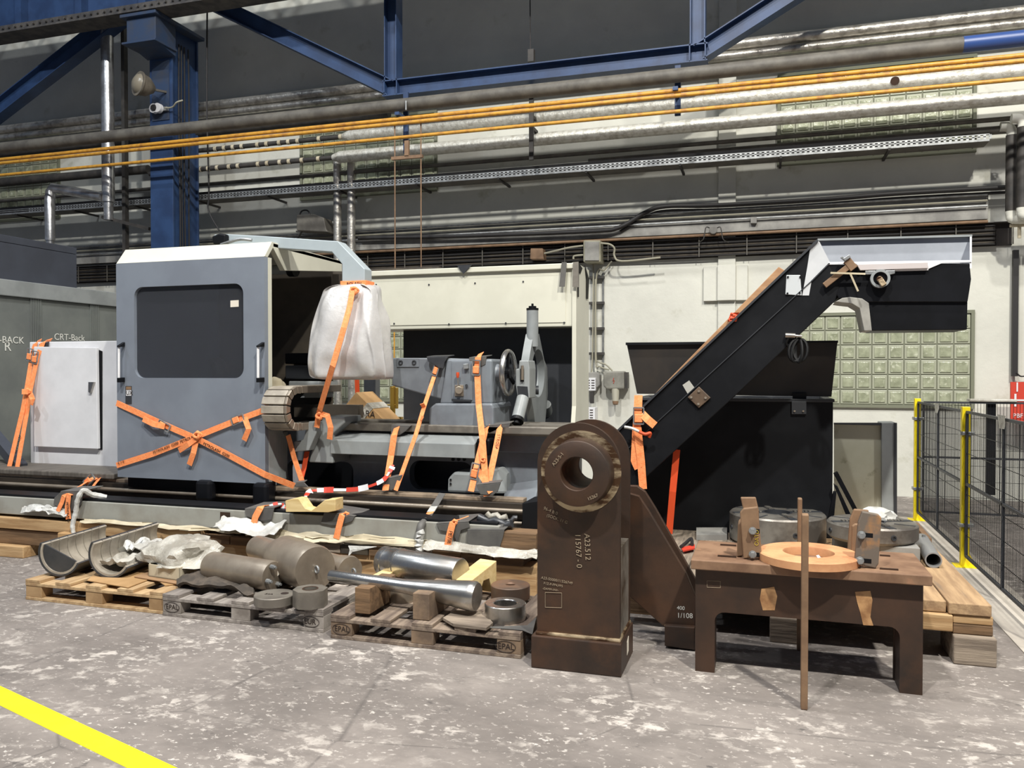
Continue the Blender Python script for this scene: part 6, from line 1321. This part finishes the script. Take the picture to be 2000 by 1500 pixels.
MB().tube(smooth_path([P(1220, 834, CY - .08), P(1235, 837, CY - .09), P(1248, 843, CY - .09)]), .011, 8).build('white_end', WHITEF, kn, smooth=True)
MB().tube(smooth_path([P(1248, 843, CY - .09), P(1260, 848, CY - .09), P(1270, 846, CY - .08), P(1268, 854, CY - .07)]), .012, 8).build('orange_end', ORANGD, kn, smooth=True)
strap('long red orange strap hanging down in front of the bin', [(1322, 878, CY + .1), (1314, 960, CY + .12), (1307, 1042, CY + .2)], .05, mat=M('red_orange', (232, 84, 38), rough=.7), face=(0, -1, 0))
# cream chute panel behind
cp = thing('sheet_panel', 'cream oily sheet metal casing standing right of the black bin', 'panel', P(1690, 1010, 7.2))
MB().py([(1629, 826), (1722, 828), (1722, 1012), (1629, 1012)], 7.2, .02).build('front_sheet', M('oily_cream', (206, 206, 186), (186, 186, 160), 2, .4, .7, rough=.5, c3=(150, 148, 120), sc3=9, lo3=.6, hi3=.75), cp)
MB().py([(1722, 826), (1751, 826), (1751, 1016), (1722, 1012)], 7.15, .25).build('side_channel', MGREY, cp, bevel=.003)
MB().py([(1746, 826), (1752, 826), (1752, 1016), (1746, 1016)], 7.14, .02).build('dark_edge', MDARK, cp)
MB().py([(1629, 826), (1722, 826), (1722, 831), (1629, 829)], 7.16, .04).build('top_flange', MDARK, cp)
# ================================================================== MESH FENCE
def fence_panel(a, b, z0, z1, label, post_mid=True, wires=None):
    a = Vector(a); b = Vector(b); L_ = (b - a).length; d = (b - a).normalized()
    t = thing('mesh_fence_panel', label, 'fence panel', (a + b) / 2)
    m = MB(); n = int(L_ / .03)
    for i in range(n + 1):
        p = a + d * (L_ * i / n); m.bar(p + Vector((0, 0, z0)), p + Vector((0, 0, z1)), .0035, .0035, (d.x, d.y, 0))
    for z in [z0 + (z1 - z0) * k / 7 for k in range(8)]: m.bar(a + Vector((0, 0, z)), b + Vector((0, 0, z)), .004, .004)
    m.build('wire_mesh', BLACK, t)
    m = MB()
    for z in (z0, (z0 + z1) / 2, z1): m.bar(a + Vector((0, 0, z)), b + Vector((0, 0, z)), .02, .02)
    m.build('rails', MDARK, t)
    for p in ([a, b] + ([a.lerp(b, .5)] if post_mid else [])): MB().bar(p + Vector((0, 0, z0)), p + Vector((0, 0, z1)), .02, .02, (d.x, d.y, 0)).build('upright', MDARK, t)
    return t
FX = 1.58; FZ = 1.29; yP2 = PX(1885, 900, FX).y; yP1 = PX(1791, 900, FX).y
def post(y, x, label):
    t = thing('fence_post', label, 'fence post', (x, y, 0))
    MB().box(x - .03, x + .03, y - .03, y + .03, .01, FZ + .02).build('tube', YEL, t, bevel=.003)
    MB().box(x - .08, x + .1, y - .08, y + .08, 0, .012).build('foot_plate', YEL, t, bevel=.002)
    MB().prism([(x + .03, y, .01), (x + .09, y, .01), (x + .03, y, .12)], (0, .006, 0)).build('foot_gusset', YEL, t)
    for z in (.33, 1.08): MB().box(x - .045, x + .06, y - .045, y + .045, z, z + .03).build('clamp', GALV, t, bevel=.004)
post(yP1, FX, 'yellow fence post farther from the camera, at the fence corner'); post(yP2, FX, 'yellow fence post nearer the camera with a splayed yellow foot')
fence_panel((FX, yP1 - .05, 0), (FX, yP2 + .05, 0), .1, FZ - .02, 'black mesh fence panel between the two yellow posts')
fence_panel((FX, yP2 - .05, 0), (FX, yP2 - 2.15, 0), .1, FZ - .02, 'black mesh fence panel nearest the camera, cut by the right edge')
fence_panel((FX + .06, yP1, 0), (FX + 2.2, yP1 + .0, 0), .1, FZ - .02, 'black mesh fence panel running right along the wall behind', False)
yr = yP1
pq = P(1936, 800, yr + .05); one(MB().box(pq.x - .04, pq.x + .04, yr + .03, yr + .1, .3, FZ), 'steel_post', BLACK, 'black wide post hanging behind the rear mesh panel', 'post')
for y_, x_, lb in ((PX(1834, 800, FX).y, FX, 'clear film scrap taped on the far fence panel top'), (PX(1963, 830, FX).y, FX, 'clear film scrap taped on the near fence panel top')):
    m = MB(); m.sheet(lambda u, v: Vector((x_ - .02 + .01 * noise.noise(Vector((u * 3, v * 3, y_))), y_ + (u - .5) * .2 * (1 - .4 * v), FZ + .01 - v * .09)), 6, 4, .003)
    one(m, 'film_scrap', FILM, lb, 'plastic film', smooth=True)
one(MB().box(pq.x - .22, pq.x + .22, yr - .03, yr + .12, FZ - .01, FZ + .02), 'film_scrap', FILM, 'clear film laid over the rear fence panel top', 'plastic film', bevel=.01)
one(MB().box(1.42, 1.75, 4.6, 9.7, 0, .006), 'floor_strip', M('pale_concrete', (186, 178, 166), (168, 160, 150), 2, rough=.8), 'pale concrete strip on the floor under the mesh fence', 'floor strip')
one(MB().box(P(725, 514, YF + .2).x, P(868, 514, YF + .2).x, YF + .05, YF + .4, fz1 + .001, fz1 + .03), 'plank', CABB, 'dark board lying on top of the machine rear fascia', 'board', bevel=.004)
# tape strips hanging on the machine top right
for px, lb in (([(1097, 512), (1107, 512), (1103, 560), (1092, 560)], 'left'), ([(1119, 512), (1130, 511), (1130, 561), (1118, 560)], 'right')):
    one(MB().py(px, YF - .05, .004), 'tape_strip', RUB if lb == 'left' else STEELG, 'grey tape strip hanging on the fascia end, %s one' % lb, 'tape')
for px, lb in (([(1128, 511), (1137, 524), (1133, 535), (1130, 530), (1130, 580), (1128, 580)], 'front'), ([(1142, 518), (1150, 545), (1148, 584), (1145, 584), (1145, 545)], 'rear')):
    Xs = fx1 + .006; one(MB().prism([PX(x, y, Xs) for x, y in px], (.004, 0, 0)), 'tape_strip', TRUEB, 'black torn tape strip on the end panel edge, %s one' % lb, 'tape')
one(MB().py([(892, 518), (921, 517), (905, 535)], YF - .045, .006), 'rubber_pad', RUBB, 'dark pointed rubber flap over the fascia cap', 'edge protector')
